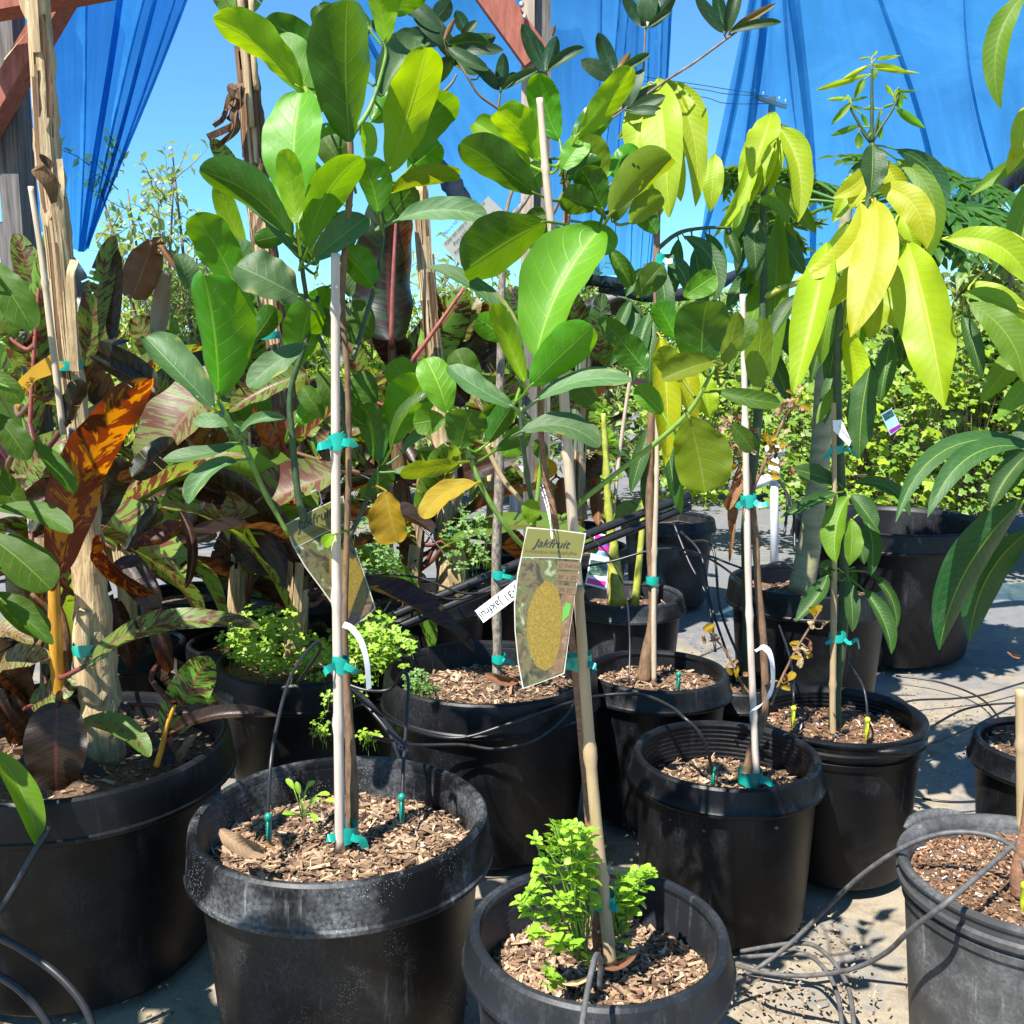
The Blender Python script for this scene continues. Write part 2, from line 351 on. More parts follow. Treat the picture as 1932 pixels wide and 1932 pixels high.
M['bg'] = banana_mat('mostly_green_banana_leaf', (.17, .37, .04), (.09, .02, .02), (.12, .22, .03), (.10, .03, .02), (.34, .5, .02), (.2, .05, .01), .24)
M['bp'] = banana_mat('pink_striped_banana_leaf', (.26, .42, .09), (.15, .05, .045), (.18, .2, .06), (.15, .03, .03), (.4, .48, .04), (.22, .05, .03), .48, rough=.5, vein=(.25, .12, .08))
M['bo'] = banana_mat('orange_lit_banana_leaf', (.11, .04, .006), (.035, .009, .006), (.12, .04, .005), (.05, .010, .006), (.95, .32, .0), (.30, .04, .0), .66, tr=.46, vein=(.10, .025, .01), ys=7.0)
M['bd'] = banana_mat('maroon_banana_leaf', (.018, .042, .014), (.018, .008, .007), (.035, .020, .009), (.025, .008, .007), (.2, .07, .01), (.09, .014, .005), .5, tr=.25, vein=(.12, .03, .025))
M['bn'] = banana_mat('new_banana_leaf', (.30, .08, .012), (.20, .03, .012), (.36, .09, .015), (.25, .04, .012), (.8, .25, .02), (.5, .08, .01), .5, tr=.45, vein=(.5, .12, .04))
M['dd'] = leaf_mat('dead_leaf', (.20, .085, .035), (.24, .12, .06), (.30, .16, .08), (.30, .11, .03), rough=.7, tr=.25, nv=12, pucker=.45, spec=.2)
M['dt'] = leaf_mat('tan_dead_leaf', (.36, .24, .13), (.40, .28, .16), (.42, .30, .18), (.35, .20, .08), rough=.75, tr=.2, nv=10, pucker=.45, spec=.2)
KIND = {  # shape, fold, wave, bend
 'jy': ('obov', .20, .03, .07), 'jg': ('obov', .16, .022, .07), 'jh': ('obov', .13, .02, .06), 'jd': ('obov', .16, .022, .07), 'jb': ('obov', .22, .025, .09),
 'jo': ('obov', .2, .03, .06), 'jv': ('obov', .2, .03, .07), 'ml': ('lan', .24, .035, .07), 'my': ('lan', .24, .035, .07), 'mm': ('lan', .22, .03, .07), 'md': ('lan', .2, .025, .07),
 'sp': ('ell', .22, .015, .06), 'br': ('lan', .3, .02, .05), 'bv': ('ban', .3, .03, .08), 'bg': ('ban', .3, .03, .08), 'bp': ('ban', .22, .03, .08), 'bo': ('ban', .35, .04, .08),
 'bd': ('ban', .35, .04, .1), 'bn': ('ban', .7, .03, .04), 'dd': ('ell', .5, .11, .12), 'dt': ('ell', .5, .12, .1)}
M['stem_green'] = plain('green_stem', (.13, .24, .035), .5, .3, 60)
M['stem_dark'] = plain('dark_green_stem', (.035, .07, .025), .55, .4, 60)
M['stem_yel'] = plain('yellow_green_stem', (.38, .40, .06), .5, .3, 40)
M['bark'] = plain('brown_bark', (.17, .10, .055), .85, .5, 90, bumps=.8, stretch=(1, 1, .35))
M['bark_gray'] = plain('grey_flecked_bark', (.13, .105, .075), .85, .6, 130, c2=(.36, .31, .24), bumps=.9, stretch=(1, 1, .5))
M['bark_red'] = plain('reddish_bark', (.22, .11, .06), .85, .5, 90, bumps=.8, stretch=(1, 1, 2))
M['smooth_trunk'] = plain('smooth_pale_trunk', (.25, .25, .11), .6, .35, 12, c2=(.36, .33, .19), bumps=.3, stretch=(1, 1, 3))
M['bamboo'] = plain('pale_bamboo', (.46, .37, .27), .55, .25, 30, bumps=.2, stretch=(4, 4, .3))
M['bamboo_y'] = plain('yellow_bamboo', (.50, .36, .15), .5, .3, 24, c2=(.42, .31, .2), bumps=.2, stretch=(4, 4, .5))
M['bamboo_w'] = plain('bleached_bamboo', (.52, .43, .36), .6, .2, 30, bumps=.2, stretch=(4, 4, .3))
M['straw'] = plain('dry_banana_stem', (.44, .30, .15), .8, .5, 22, c2=(.62, .46, .26), bumps=.9, stretch=(5, 5, .35), bd=.006)
M['straw_d'] = plain('brown_banana_sheath_and_shadow', (.11, .05, .025), .8, .6, 18, c2=(.22, .12, .05), bumps=.8, stretch=(5, 5, .4), bd=.005)  # brown sheath; also the painted shadow strips on straw stalks
M['petiole_red'] = plain('red_banana_petiole', (.28, .075, .06), .5, .3, 30)
M['petiole_or'] = plain('yellow_orange_petiole', (.50, .24, .02), .45, .3, 25, stretch=(4, 4, .4))
M['tape'] = plain('teal_tape', (.005, .30, .24), .35, .15, 40, bumps=.1)
M['pot'] = pot_mat('black_nursery_pot'); M['pot_speck'] = pot_mat('speckled_black_pot', dust=.3, speck=.6, streak=.6)
M['pot_dusty'] = pot_mat('dusty_black_pot', base=(.012, .014, .017), dust=.55, streak=.5, rough=.42, dustc=(.13, .135, .145))
M['rim_pale'] = pot_mat('rubbed_pale_rim', dust=.75, speck=.7, streak=.7, dustc=(.22, .23, .24), rough=.42); M['pot_gray'] = pot_mat('weathered_grey_pot', base=(.045, .046, .047), dust=.85, streak=.7, rough=.5, dustc=(.24, .24, .235))
M['chips'] = chip_mat('wood_chips', [(0, (.05, .028, .017)), (.25, (.17, .095, .055)), (.6, (.36, .23, .135)), (.92, (.50, .36, .23)), (1, (.66, .52, .36))])
M['chips_red'] = chip_mat('fine_bark_mix', [(0, (.09, .04, .02)), (.4, (.28, .14, .07)), (.8, (.42, .25, .14)), (.93, (.5, .34, .2)), (.95, (.75, .73, .68)), (1, (.8, .78, .74))])
M['soil'] = plain('dark_potting_soil', (.06, .032, .018), .95, .6, 90, c2=(.20, .115, .062), bumps=1, bd=.006)
M['hose'] = plain('black_drip_tube', (.016, .016, .018), .38, .3, 60, bumps=.1)
M['hose_gray'] = plain('dusty_drip_tube', (.075, .072, .07), .6, .4, 50, c2=(.13, .125, .12), bumps=.2)
M['pvc'] = plain('white_pvc', (.62, .63, .66), .4, .1, 12, bumps=.05)
M['emit_t'] = plain('teal_plastic', (.005, .22, .16), .4, .2, 40, bumps=.05); M['emit_y'] = plain('yellow_green_plastic', (.42, .50, .03), .4, .2, 40, bumps=.05)
M['white'] = plain('white_plastic_label', (.78, .78, .80), .35, .05, 20, bumps=.05)
M['ink'] = plain('black_ink', (.012, .012, .014), .5, .1, 20, bumps=0); M['ink_gray'] = plain('grey_ink', (.28, .28, .30), .5, .1, 20, bumps=0)
M['ink_brown'] = plain('brown_ink', (.10, .075, .02), .5, .1, 20, bumps=0)
# ================================================================ ground
def ground():
    mb = MB(); xs = sorted(set([-300, -120, -50, -20, -10] + [i * .12 - 6 for i in range(101)] + [10, 20, 50, 120, 300]))
    ys = sorted(set([-60, -20, -6, -3, -1] + [i * .12 for i in range(90)] + [12, 15, 20, 40, 90, 200, 400]))
    for y in ys:
        for x in xs:
            z = 0 if abs(x) > 7 or y > 11 or y < 0 else -.022 + .010 * abs(mnoise.noise(Vector((x * 3.1 + y, y * 5.2, 7)))) + .012 * mnoise.noise(Vector((x * 2.1, y * 1.6, 0))) + .006 * mnoise.noise(Vector((x * 7, y * 5, 3)))
            mb.v.append(Vector((x, y, z)))
    n = len(xs)
    for j in range(len(ys) - 1):
        for i in range(n - 1): mb.face([j * n + i, j * n + i + 1, (j + 1) * n + i + 1, (j + 1) * n + i])
    m, nt, out = mk('weed_fabric_with_sand')
    co = nd(nt, 'TexCoord').outputs['Object']; sp = nd(nt, 'SeparateXYZ', {}, i0=co)
    a = ntex(nt, co, 1.3, 6, .62, .6); b = ntex(nt, co, 14.0, 5, .65); c = ntex(nt, co, 170.0, 3, .7)
    wx = nd(nt, 'TexWave', {'bands_direction': 'X'}, Vector=co, Scale=95.0).outputs['Fac']; wy = nd(nt, 'TexWave', {'bands_direction': 'Y'}, Vector=co, Scale=95.0).outputs['Fac']
    weave = mth(nt, 'MULTIPLY', wx, wy)
    fab = mix(nt, weave, (.075, .08, .088), (.21, .215, .225))
    fab = mix(nt, mth(nt, 'MULTIPLY', b, .45), fab, (.33, .32, .31))
    near = mrange(nt, sp.outputs[1], 2.2, 5.5, .15, -.08)
    f = mrange(nt, mth(nt, 'ADD', mth(nt, 'ADD', a, mth(nt, 'MULTIPLY', mth(nt, 'SUBTRACT', b, .5), .35)), near), .47, .62)
    sand = mix(nt, c, (.17, .14, .10), (.42, .36, .26))
    sand = mix(nt, mrange(nt, b, .52, .72), sand, (.16, .12, .08))
    col = mix(nt, f, fab, sand)
    h = mth(nt, 'ADD', mth(nt, 'MULTIPLY', c, .6), mth(nt, 'ADD', mth(nt, 'MULTIPLY', b, 2.0), mth(nt, 'MULTIPLY', weave, .3)))
    pr = nd(nt, 'BsdfPrincipled', {}, Base_Color=col, Roughness=.9, Normal=bump(nt, h, .6, .004))
    nt.links.new(pr.outputs[0], out.inputs[0])
    structure(mb.build('ground', m))
ground()
def litter():      # bark chips, twigs and leaf crumbs on the fabric
    mb = MB(); r = random.Random(3)
    for k in range(3600):
        if r.random() < .6: u, v = r.uniform(1150, 2000), r.uniform(1180, 1990)
        else: u, v = r.uniform(-60, 2000), r.uniform(950, 1990)
        p = G(u, v, .0)
        if mnoise.noise(p * 1.7) + .35 * r.random() < .0: continue
        L = r.uniform(.003, .012) * (1 if r.random() < .93 else 2.5); a = r.uniform(0, 6.28)
        e = Vector((math.cos(a), math.sin(a), r.uniform(-.2, .2))) * L / 2; g = Vector((-math.sin(a), math.cos(a), 0)) * r.uniform(.0008, .0026)
        mb.box(p + Vector((0, 0, .001 + r.random() * .003)), e, g, Vector((0, 0, r.uniform(.0006, .0025))))
    M['litter'] = chip_mat('pale_litter', [(0, (.10, .065, .04)), (.3, (.26, .18, .11)), (.7, (.42, .31, .20)), (1, (.55, .44, .30))]); o = stuff(mb.build('leaf_litter', M['litter'], smooth_=False)); o['label'] = 'brown bark chips and leaf crumbs scattered over the grey ground fabric'; o['category'] = 'litter'
litter()
# ================================================================ timber frame and shade cloth
M['wood_gray'] = plain('weathered_grey_timber', (.09, .085, .08), .85, .5, 14, c2=(.20, .18, .165), bumps=.6, stretch=(6, 6, .4))
M['wood_red'] = plain('red_stained_timber', (.27, .065, .035), .75, .3, 14, c2=(.36, .11, .07), bumps=.5, stretch=(5, 5, 1))
M['wood_pale'] = plain('pale_weathered_timber', (.35, .28, .22), .85, .35, 14, bumps=.5, stretch=(6, 6, .4))
M['bolt'] = plain('galvanised_bolt', (.5, .48, .45), .4, .2, 40, metal=.8)
t = thing('timber_post', 'weathered grey split post at the left edge behind the dry banana stalk', 'post', G(20, 900, 0) * 0 + Vector((P(55, 660, 3.35).x, 3.35, 0)), 'posts of the shade structure')
mb = MB(); mb.bar(P(-3, -160, 3.35), P(75, 900, 3.35), .075, .09); mb.build('post', M['wood_gray'], t, False)
mb = MB(); mb.bar(P(22, 330, 3.26), P(64, 900, 3.26), .06, .04); mb.build('splint_board', M['wood_gray'], t, False)
mb = MB(); mb.bar(P(2, 420, 3.31), P(40, 640, 3.31), .03, .03); mb.build('splint_board', M['wood_gray'], t, False)
mb = MB(); mb.bar(P(-60, 300, 3.24), P(150, -60, 3.24), .055, .09); 
tag(mb.build('diagonal_brace', M['wood_red'], None, False), 'red stained diagonal timber brace crossing behind the dry stalk at top left', 'timber brace', 'red braces of the shade structure')
mb = MB(); mb.bar(P(-80, 26, 3.1), P(300, -45, 3.1), .05, .09)
tag(mb.build('roof_beam', M['wood_red'], None, False), 'red stained timber beam across the top left corner', 'timber beam')
t = thing('timber_post', 'square post with pale and dark faces standing behind the middle shade cloth', 'post', Vector((P(1015, 660, 3.9).x, 3.9, 0)), 'posts of the shade structure')
mb = MB(); mb.bar(P(1012, -160, 3.9), P(1012, 1010, 3.9), .10, .10); mb.build('post', M['wood_gray'], t, False)
mb = MB(); mb.bar(P(997, -160, 3.83), P(994, 560, 3.83), .045, .03); mb.build('facing_board', M['wood_pale'], t, False)
t = thing('diagonal_brace', 'red stained timber brace meeting the middle post from the upper left', 'timber brace', P(960, 60, 3.76), 'red braces of the shade structure')
mb = MB(); mb.bar(P(890, -60, 3.76), P(1012, 110, 3.76), .10, .05, side=Vector((1, 0, .75))); mb.build('timber', M['wood_red'], t, False)
for bu, bv in ((984, 10), (990, 33)):
    mb = MB(); c = P(bu, bv, 3.728); mb.tube([c, c + Vector((0, -.012, 0))], .009, 8, n=1); mb.build('bolt', M['bolt'], t)

M['cloth'] = cloth_mat('blue_shade_cloth', (.014, .16, .36), .54, (.30, .68, 1), .4)
M['cloth2'] = cloth_mat('pale_blue_shade_cloth', (.035, .20, .38), .56, (.44, .78, 1), .45)
M['hem'] = cloth_mat('bunched_black_hem', (.022, .028, .04), .30, (.55, .62, .7), .2)
def curtain(name, top, bot, Y, mat, folds, label, amp=.05, ns=260, nt_=34, sag=0, ph=0):
    mb = MB(); top = smooth([(u, v, 0) for u, v in top], 8); bot = smooth([(u, v, 0) for u, v in bot], 8)
    for j in range(nt_ + 1):
        tt = j / nt_
        span = lerpl(top, 1.0).x * (1 - tt) + lerpl(bot, 1.0).x * tt - lerpl(top, 0.0).x * (1 - tt) - lerpl(bot, 0.0).x * tt
        for i in range(ns + 1):
            s = i / ns; a = lerpl(top, s); b = lerpl(bot, s); u = a.x + (b.x - a.x) * tt; v = a.y + (b.y - a.y) * tt
            y = Y
            for (fs, fw, fa) in folds:      # each fold: position along the cloth, width, depth
                d = (s - fs - .02 * math.sin(3 * tt + fs * 20)) / fw; y += fa * math.exp(-d * d) * (1.2 - .4 * tt); u -= 2.3 * d * math.exp(-d * d) * fw * span
            y += amp * (.5 * math.sin(s * 37 + ph + 2 * tt) + .3 * math.sin(s * 83 + ph * 2 - 3 * tt)) + .05 * mnoise.noise(Vector((s * 4, tt * 3, ph)))
            y += sag * math.sin(math.pi * tt)
            mb.v.append(P(u, v, y))
    C = ns + 1
    for j in range(nt_):
        for i in range(ns):
            mb.face([j * C + i, j * C + i + 1, (j + 1) * C + i + 1, (j + 1) * C + i], [(i / ns, j / nt_), ((i + 1) / ns, j / nt_), ((i + 1) / ns, (j + 1) / nt_), (i / ns, (j + 1) / nt_)])
    return tag(mb.build(name, mat), label, 'shade cloth', 'blue shade cloth curtains')
curtain('shade_cloth', [(-130, -70), (150, -70), (385, -70)], [(-60, 300), (70, 430), (140, 470), (158, 474), (168, 462)], 3.75, M['cloth'],
        [(.55, .012, -.10), (.66, .03, .10), (.80, .012, -.14), (.86, .02, .12), (.93, .012, -.12), (.97, .015, .1), (.2, .02, .08), (.34, .01, -.08)],
        'deep blue shade cloth gathered to a point beside the dry stalk at left', .02)
curtain('shade_cloth', [(565, -60), (800, -60), (1130, -60), (1275, -60)], [(830, 330), (930, 440), (1040, 500), (1150, 520), (1240, 500)], 4.1, M['cloth2'],
        [(.06, .02, -.1), (.72, .006, -.07), (.78, .005, -.07), (.84, .006, -.07), (.89, .005, -.07), (.94, .006, -.07), (.66, .006, .07), (.97, .008, .08)],
        'blue shade cloth hanging in narrow pleats around the middle post', .012, ph=2)
curtain('shade_cloth', [(1425, -60), (1500, -60), (1700, -60), (2080, -60)], [(1310, 470), (1480, 520), (1700, 420), (1860, 350), (2060, 250)], 4.3, M['cloth2'],
        [(.02, .015, .08), (.14, .02, .12), (.17, .008, -.12), (.27, .012, -.1), (.31, .03, .1), (.60, .02, .05), (.78, .015, -.06), (.9, .02, .05)],
        'wide pale blue shade cloth billowing over the mango plants at right', .012, ph=5, sag=-.12)
def hem(pts, r, label):
    mb = MB(); mb.tube([P(u, v, y) for u, v, y in pts], r, 14, n=8, jitter=.16)
    return tag(mb.build('cloth_hem', M['hem']), label, 'cloth hem', 'bunched hems of the shade cloth')
hem([(800, 275, 4.05), (850, 345, 4.0), (895, 405, 4.0), (960, 460, 4.05), (1080, 520, 4.1), (1180, 535, 4.1)], [.02, .04, .03, .025, .025, .02], 'bunched dark cloth hem slanting down behind the first jackfruit crown')
hem([(1130, 545, 4.2), (1230, 560, 4.2), (1330, 545, 4.2), (1400, 515, 4.2), (1500, 500, 4.3), (1600, 470, 4.3)], [.015, .024, .028, .02, .016, .014], 'thick black cloth hem sagging low between the two mango crowns')
hem([(1580, 490, 4.25), (1720, 450, 4.25), (1790, 410, 4.25), (1880, 355, 4.25), (1960, 310, 4.25), (2080, 250, 4.25)], [.015, .025, .04, .045, .045, .045], 'black cloth hem rising to the right edge above the mango leaves')
# utility pole far behind the cloth
t = thing('utility_pole', 'distant wooden utility pole with crossarm seen through the right shade cloth', 'utility pole', Vector((P(1457, 660, 42).x, 42, 0)))
M['pole'] = plain('creosoted_pole', (.12, .075, .05), .85, .3, 6)
mb = MB(); b = P(1457, 183, 42); mb.tube([Vector((b.x, 42, 0)), b], [.2, .14], 10, n=2); mb.build('pole', M['pole'], t)
mb = MB(); mb.bar(P(1422, 182, 41.8), P(1484, 202, 41.8), .16, .14, side=Vector((0, 1, 0))); mb.build('crossarm', M['pole'], t, False)
for iu, iv in ((1424, 176), (1440, 181), (1470, 190), (1482, 195)):
    mb = MB(); c = P(iu, iv, 41.8); mb.lathe([(.0, .0), (.04, .02), (.03, .08), (.045, .12), (.0, .17)], c, 10); mb.build('insulator', M['white'], t)
for k, (v0, v1) in enumerate(((176, 150), (181, 158), (195, 172))):
    mb = MB(); pts = [P(1424 + k * 25, v0, 41.8), P(1370, v0 - 8 + k * 4, 46), P(1320, v1 + 10, 52), P(1180, v1 - 10, 62)]
    mb.tube(pts, .02, 5, n=6); tag(mb.build('power_line', M['ink']), ['highest', 'middle', 'lowest'][k] + ' thin power line running left from the distant utility pole', 'power line', 'power lines at the utility pole')
# ================================================================ background planting
M['fol_g'] = foliage_mat('bright_green_foliage', (.10, .22, .03), (.24, .36, .05), (.40, .55, .05))
M['fol_y'] = foliage_mat('yellow_green_foliage', (.13, .27, .012), (.34, .44, .03), (.50, .66, .03))
M['fol_p'] = foliage_mat('pale_guava_foliage', (.16, .26, .07), (.34, .42, .15), (.45, .55, .10))
M['fol_d'] = foliage_mat('mid_green_foliage', (.045, .12, .02), (.13, .22, .03), (.25, .38, .03))
M['fol_papaya'] = foliage_mat('papaya_leaf', (.025, .10, .018), (.07, .18, .03), (.18, .34, .02), rough=.35)
M['twig'] = plain('grey_brown_twig', (.16, .125, .09), .85, .4, 60)
M['fruit'] = plain('ripening_peach', (.62, .12, .05), .5, .4, 8, c2=(.6, .35, .08))
M['bud'] = plain('cream_flower_bud', (.75, .74, .62), .6, .1, 20)
def cleaf(mb, p, d, n, L, w, r, m=0):     # small folded leaf of four faces
    d = d.normalized(); n = (n - d * n.dot(d)).normalized(); b = d.cross(n); k = len(mb.v); a = p + d * L * .45 + n * L * r.uniform(-.02, .08)
    tip = p + d * L - n * L * r.uniform(0, .25)
    f = n * w * r.uniform(.1, .35)
    mb.v += [p, a + b * w / 2 + f, a, a - b * w / 2 + f, tip]
    mb.face([k, k + 2, k + 1], [(.5, 0), (.5, .45), (1, .45)], m); mb.face([k, k + 3, k + 2], [(.5, 0), (0, .45), (.5, .45)], m)
    mb.face([k + 2, k + 4, k + 1], [(.5, .45), (.5, 1), (1, .45)], m); mb.face([k + 3, k + 4, k + 2], [(0, .45), (.5, 1), (.5, .45)], m)
def rvec(r): 
    while 1:
        v = Vector((r.uniform(-1, 1), r.uniform(-1, 1), r.uniform(-1, 1)))
        if .05 < v.length < 1: return v.normalized()
def sprig(lf, tw, p, d, length, n, L, w, r, droop=.2):
    pts = [p]; q = p.copy(); dd = d.normalized()
    for k in range(4):
        dd = (dd + rvec(r) * .25 + Vector((0, 0, -droop * .2))).normalized(); q = q + dd * length / 4; pts.append(q.copy())
    tw.tube(pts, [.004, .0015], 4, n=1, m=0, cap=False)
    for k in range(n):
        a = (k + r.random()) / n; i = min(int(a * 4), 3); x = pts[i].lerp(pts[i + 1], a * 4 - i)
        o = rvec(r); ld = ((pts[i + 1] - pts[i]).normalized() * .5 + o * .9 + Vector((0, 0, -droop))).normalized()
        cleaf(lf, x, ld, Vector((0, 0, 1)) + rvec(r) * .6, L * r.uniform(.6, 1.15), w * r.uniform(.7, 1.1), r)
def tree(u, Y, ztop, rad, label, mat, L=.06, w=.025, nspr=120, zlow=.4, up=.6, seed=1, trunk=True, group='background trees and bushes', extra=None, per=9, droop=.2, wide=1.0, dens=2.2):
    r = random.Random(seed); x = P(u, 660, Y).x; base = Vector((x, Y, 0)); t = thing('background_tree' if trunk else 'bush', label, 'tree' if trunk else 'bush', base, group)
    tk = MB(); lf = MB(); ex = MB()
    limbs = []
    for k in range(r.randint(4, 6)):
        th = r.uniform(0, 6.28); h = r.uniform(.55, 1) * ztop; rr = rad * r.uniform(.2, .75)
        pts = [base, base + Vector((0, 0, zlow * .8)), base + Vector((math.cos(th) * rr * .5 * wide, math.sin(th) * rr * .5, (zlow + h) / 2)), base + Vector((math.cos(th) * rr * wide, math.sin(th) * rr, h))]
        sp = smooth(pts, 6); limbs.append(sp); tk.tube(sp, [.03, .02, .012, .004], 7, raw=True)
    for k in range(int(nspr * dens)):
        lim = limbs[k % len(limbs)]; i = int(len(lim) * (r.uniform(.25, 1)) * .999); p = lim[max(i, 4)]
        d = rvec(r); d.x *= wide; d = d + Vector((0, 0, up)); start = p + rvec(r) * rad * .25
        if start.z < zlow: start.z = zlow + r.random() * .2
        sprig(lf, tk, start, d, rad * r.uniform(.3, .7), per, L * 1.15, w * 1.35, r, droop)
        if extra and r.random() < .35: ex.lathe([(0, 0), (.022, .012), (.026, .03), (.014, .05), (0, .052)] if extra == 'fruit' else [(0, 0), (.011, .006), (.01, .018), (0, .024)], start + d * rad * .2, 8)
    tk.build('trunk' if trunk else 'stems', M['twig'], t); lf.build('crown', mat, t)
    if extra and ex.v: stuff(ex.build('fruit' if extra == 'fruit' else 'flower_buds', M['fruit' if extra == 'fruit' else 'bud'], t))
    return t
tree(300, 6.6, 2.45, .55, 'airy pale green tree with white buds above the hanging dead banana leaf', M['fol_p'], .075, .03, 62, .9, 1.0, 11, extra='bud', per=8)
tree(372, 6.9, 2.62, .42, 'slender pale green tree with tall bud tipped shoots beside the dry banana stem', M['fol_p'], .075, .03, 46, .9, 1.3, 12, extra='bud', per=8)
tree(250, 7.6, 1.85, .75, 'bushy peach tree with small red fruit behind the brown dead banana leaf', M['fol_y'], .10, .022, 190, .3, .2, 13, extra='fruit', droop=.7)
tree(60, 8.0, 1.75, .8, 'green bush low behind the left grey post', M['fol_g'], .08, .03, 150, .3, .4, 14)
tree(-130, 8.4, 1.9, .8, 'green bush mostly beyond the left edge of the photo', M['fol_g'], .08, .03, 110, .3, .4, 15)
tree(480, 8.2, 1.7, .8, 'yellow green bush filling the gap behind the first jackfruit stem', M['fol_y'], .08, .03, 190, .25, .4, 16)
tree(700, 8.6, 1.75, .85, 'yellow green bush behind the dark maroon banana leaf', M['fol_y'], .08, .03, 180, .25, .4, 17)
tree(850, 7.4, 2.0, .6, 'thin pale tree seen through the middle shade cloth left of the post', M['fol_p'], .08, .03, 80, .5, .9, 18)
tree(900, 8.8, 1.65, .8, 'light green bush between the post and the dark banana leaf', M['fol_y'], .08, .03, 170, .25, .4, 19)
tree(1130, 8.0, 1.85, .7, 'pale tree seen through the cloth right of the middle post', M['fol_p'], .08, .03, 90, .4, .8, 20)
tree(1290, 9.0, 1.7, .9, 'mid green bush behind the hanging dark mango leaves', M['fol_g'], .08, .03, 160, .25, .4, 21)
tree(1480, 9.0, 1.6, .9, 'yellow green bush far behind the smooth pale trunk', M['fol_y'], .08, .03, 150, .25, .4, 22)
tree(1700, 6.6, 2.25, .55, 'pale green tree blurred behind the right shade cloth', M['fol_p'], .10, .04, 70, .8, .8, 23, per=8)
tree(1885, 6.0, 2.28, .55, 'pale leafy tree above the black hem at the right edge', M['fol_p'], .10, .045, 110, .8, .5, 24)
tree(1860, 7.4, 1.75, .8, 'dense green bush below the black hem at right', M['fol_g'], .08, .035, 200, .3, .3, 25)
tree(2080, 7.0, 1.9, .8, 'green bush just beyond the right edge of the photo', M['fol_g'], .08, .035, 120, .3, .3, 26)
tree(1650, 7.9, 1.55, .85, 'bright yellow green bush behind the tall mango plant', M['fol_y'], .08, .04, 170, .3, .3, 27)
# far hedge closing the horizon
def hedge():
    lf = MB(); r = random.Random(5)
    for k in range(26000):
        x = r.uniform(-14, 14); z = 2.0 * r.random() ** .6 * (.85 + .25 * math.sin(x * 1.3) + .15 * math.sin(x * 3.1)); y = 13 + r.uniform(-.7, .7)
        cleaf(lf, Vector((x, y, z)), rvec(r), Vector((0, -.5, 1)) + rvec(r) * .7, r.uniform(.14, .26), r.uniform(.09, .15), r)
    o = stuff(lf.build('far_hedge', M['fol_d'])); o['label'] = 'low far off mass of green shrubs closing the view behind the nursery'; o['category'] = 'hedge'
hedge()
# ================================================================ pots
POTS = {}
def soil_mesh(c, r, z, seed, n=0, mats=('soil', 'chips'), hump=.01, Lm=(.008, .036)):
    mb = MB(); rr = random.Random(seed); NR, NS = 14, 48; k0 = 0
    hz = lambda x, y: z + .010 * mnoise.noise(Vector((x * 14, y * 14, seed))) + .006 * mnoise.noise(Vector((x * 45, y * 45, seed))) + hump * (1 - ((x - c.x) ** 2 + (y - c.y) ** 2) / r ** 2)
    for i in range(NR + 1):
        for j in range(NS):
            a = 6.2832 * j / NS; q = r * i / NR; x, y = c.x + q * math.cos(a), c.y + q * math.sin(a); mb.v.append(Vector((x, y, hz(x, y))))
    for i in range(NR):
        for j in range(NS):
            j2 = (j + 1) % NS; mb.face([i * NS + j, (i + 1) * NS + j, (i + 1) * NS + j2, i * NS + j2])
    for k in range(n):
        a = rr.uniform(0, 6.28); q = r * .98 * math.sqrt(rr.random()); x, y = c.x + q * math.cos(a), c.y + q * math.sin(a)
        L = rr.uniform(*Lm) * (.3 + rr.random() ** 2 * .9); a2 = rr.uniform(0, 6.28); pt = rr.gauss(0, .25)
        e = Vector((math.cos(a2) * math.cos(pt), math.sin(a2) * math.cos(pt), math.sin(pt))) * L / 2
        g = Vector((-math.sin(a2), math.cos(a2), rr.gauss(0, .5))).normalized() * min(L * .3, rr.uniform(.0015, .006)); h = e.normalized().cross(g.normalized()) * rr.uniform(.0007, .0022)
        k0 = len(mb.v); ctr = Vector((x, y, hz(x, y) + abs(e.z) * .7 + rr.random() * .006))
        # a splintered sliver: tapered ends, slightly bent
        mb.box(ctr, e, g, h, 1)
        bendv = Vector((0, 0, rr.uniform(-.12, .12) * L)); 
        for q_ in range(8):
            vv = mb.v[k0 + q_]; s_ = (vv - ctr).dot(e.normalized()) / (L / 2)
            mb.v[k0 + q_] = vv + bendv * s_ * s_ + (ctr + e * s_ - vv) * rr.uniform(0, .6)
    return mb, [M[mats[0]], M[mats[1]]], hz
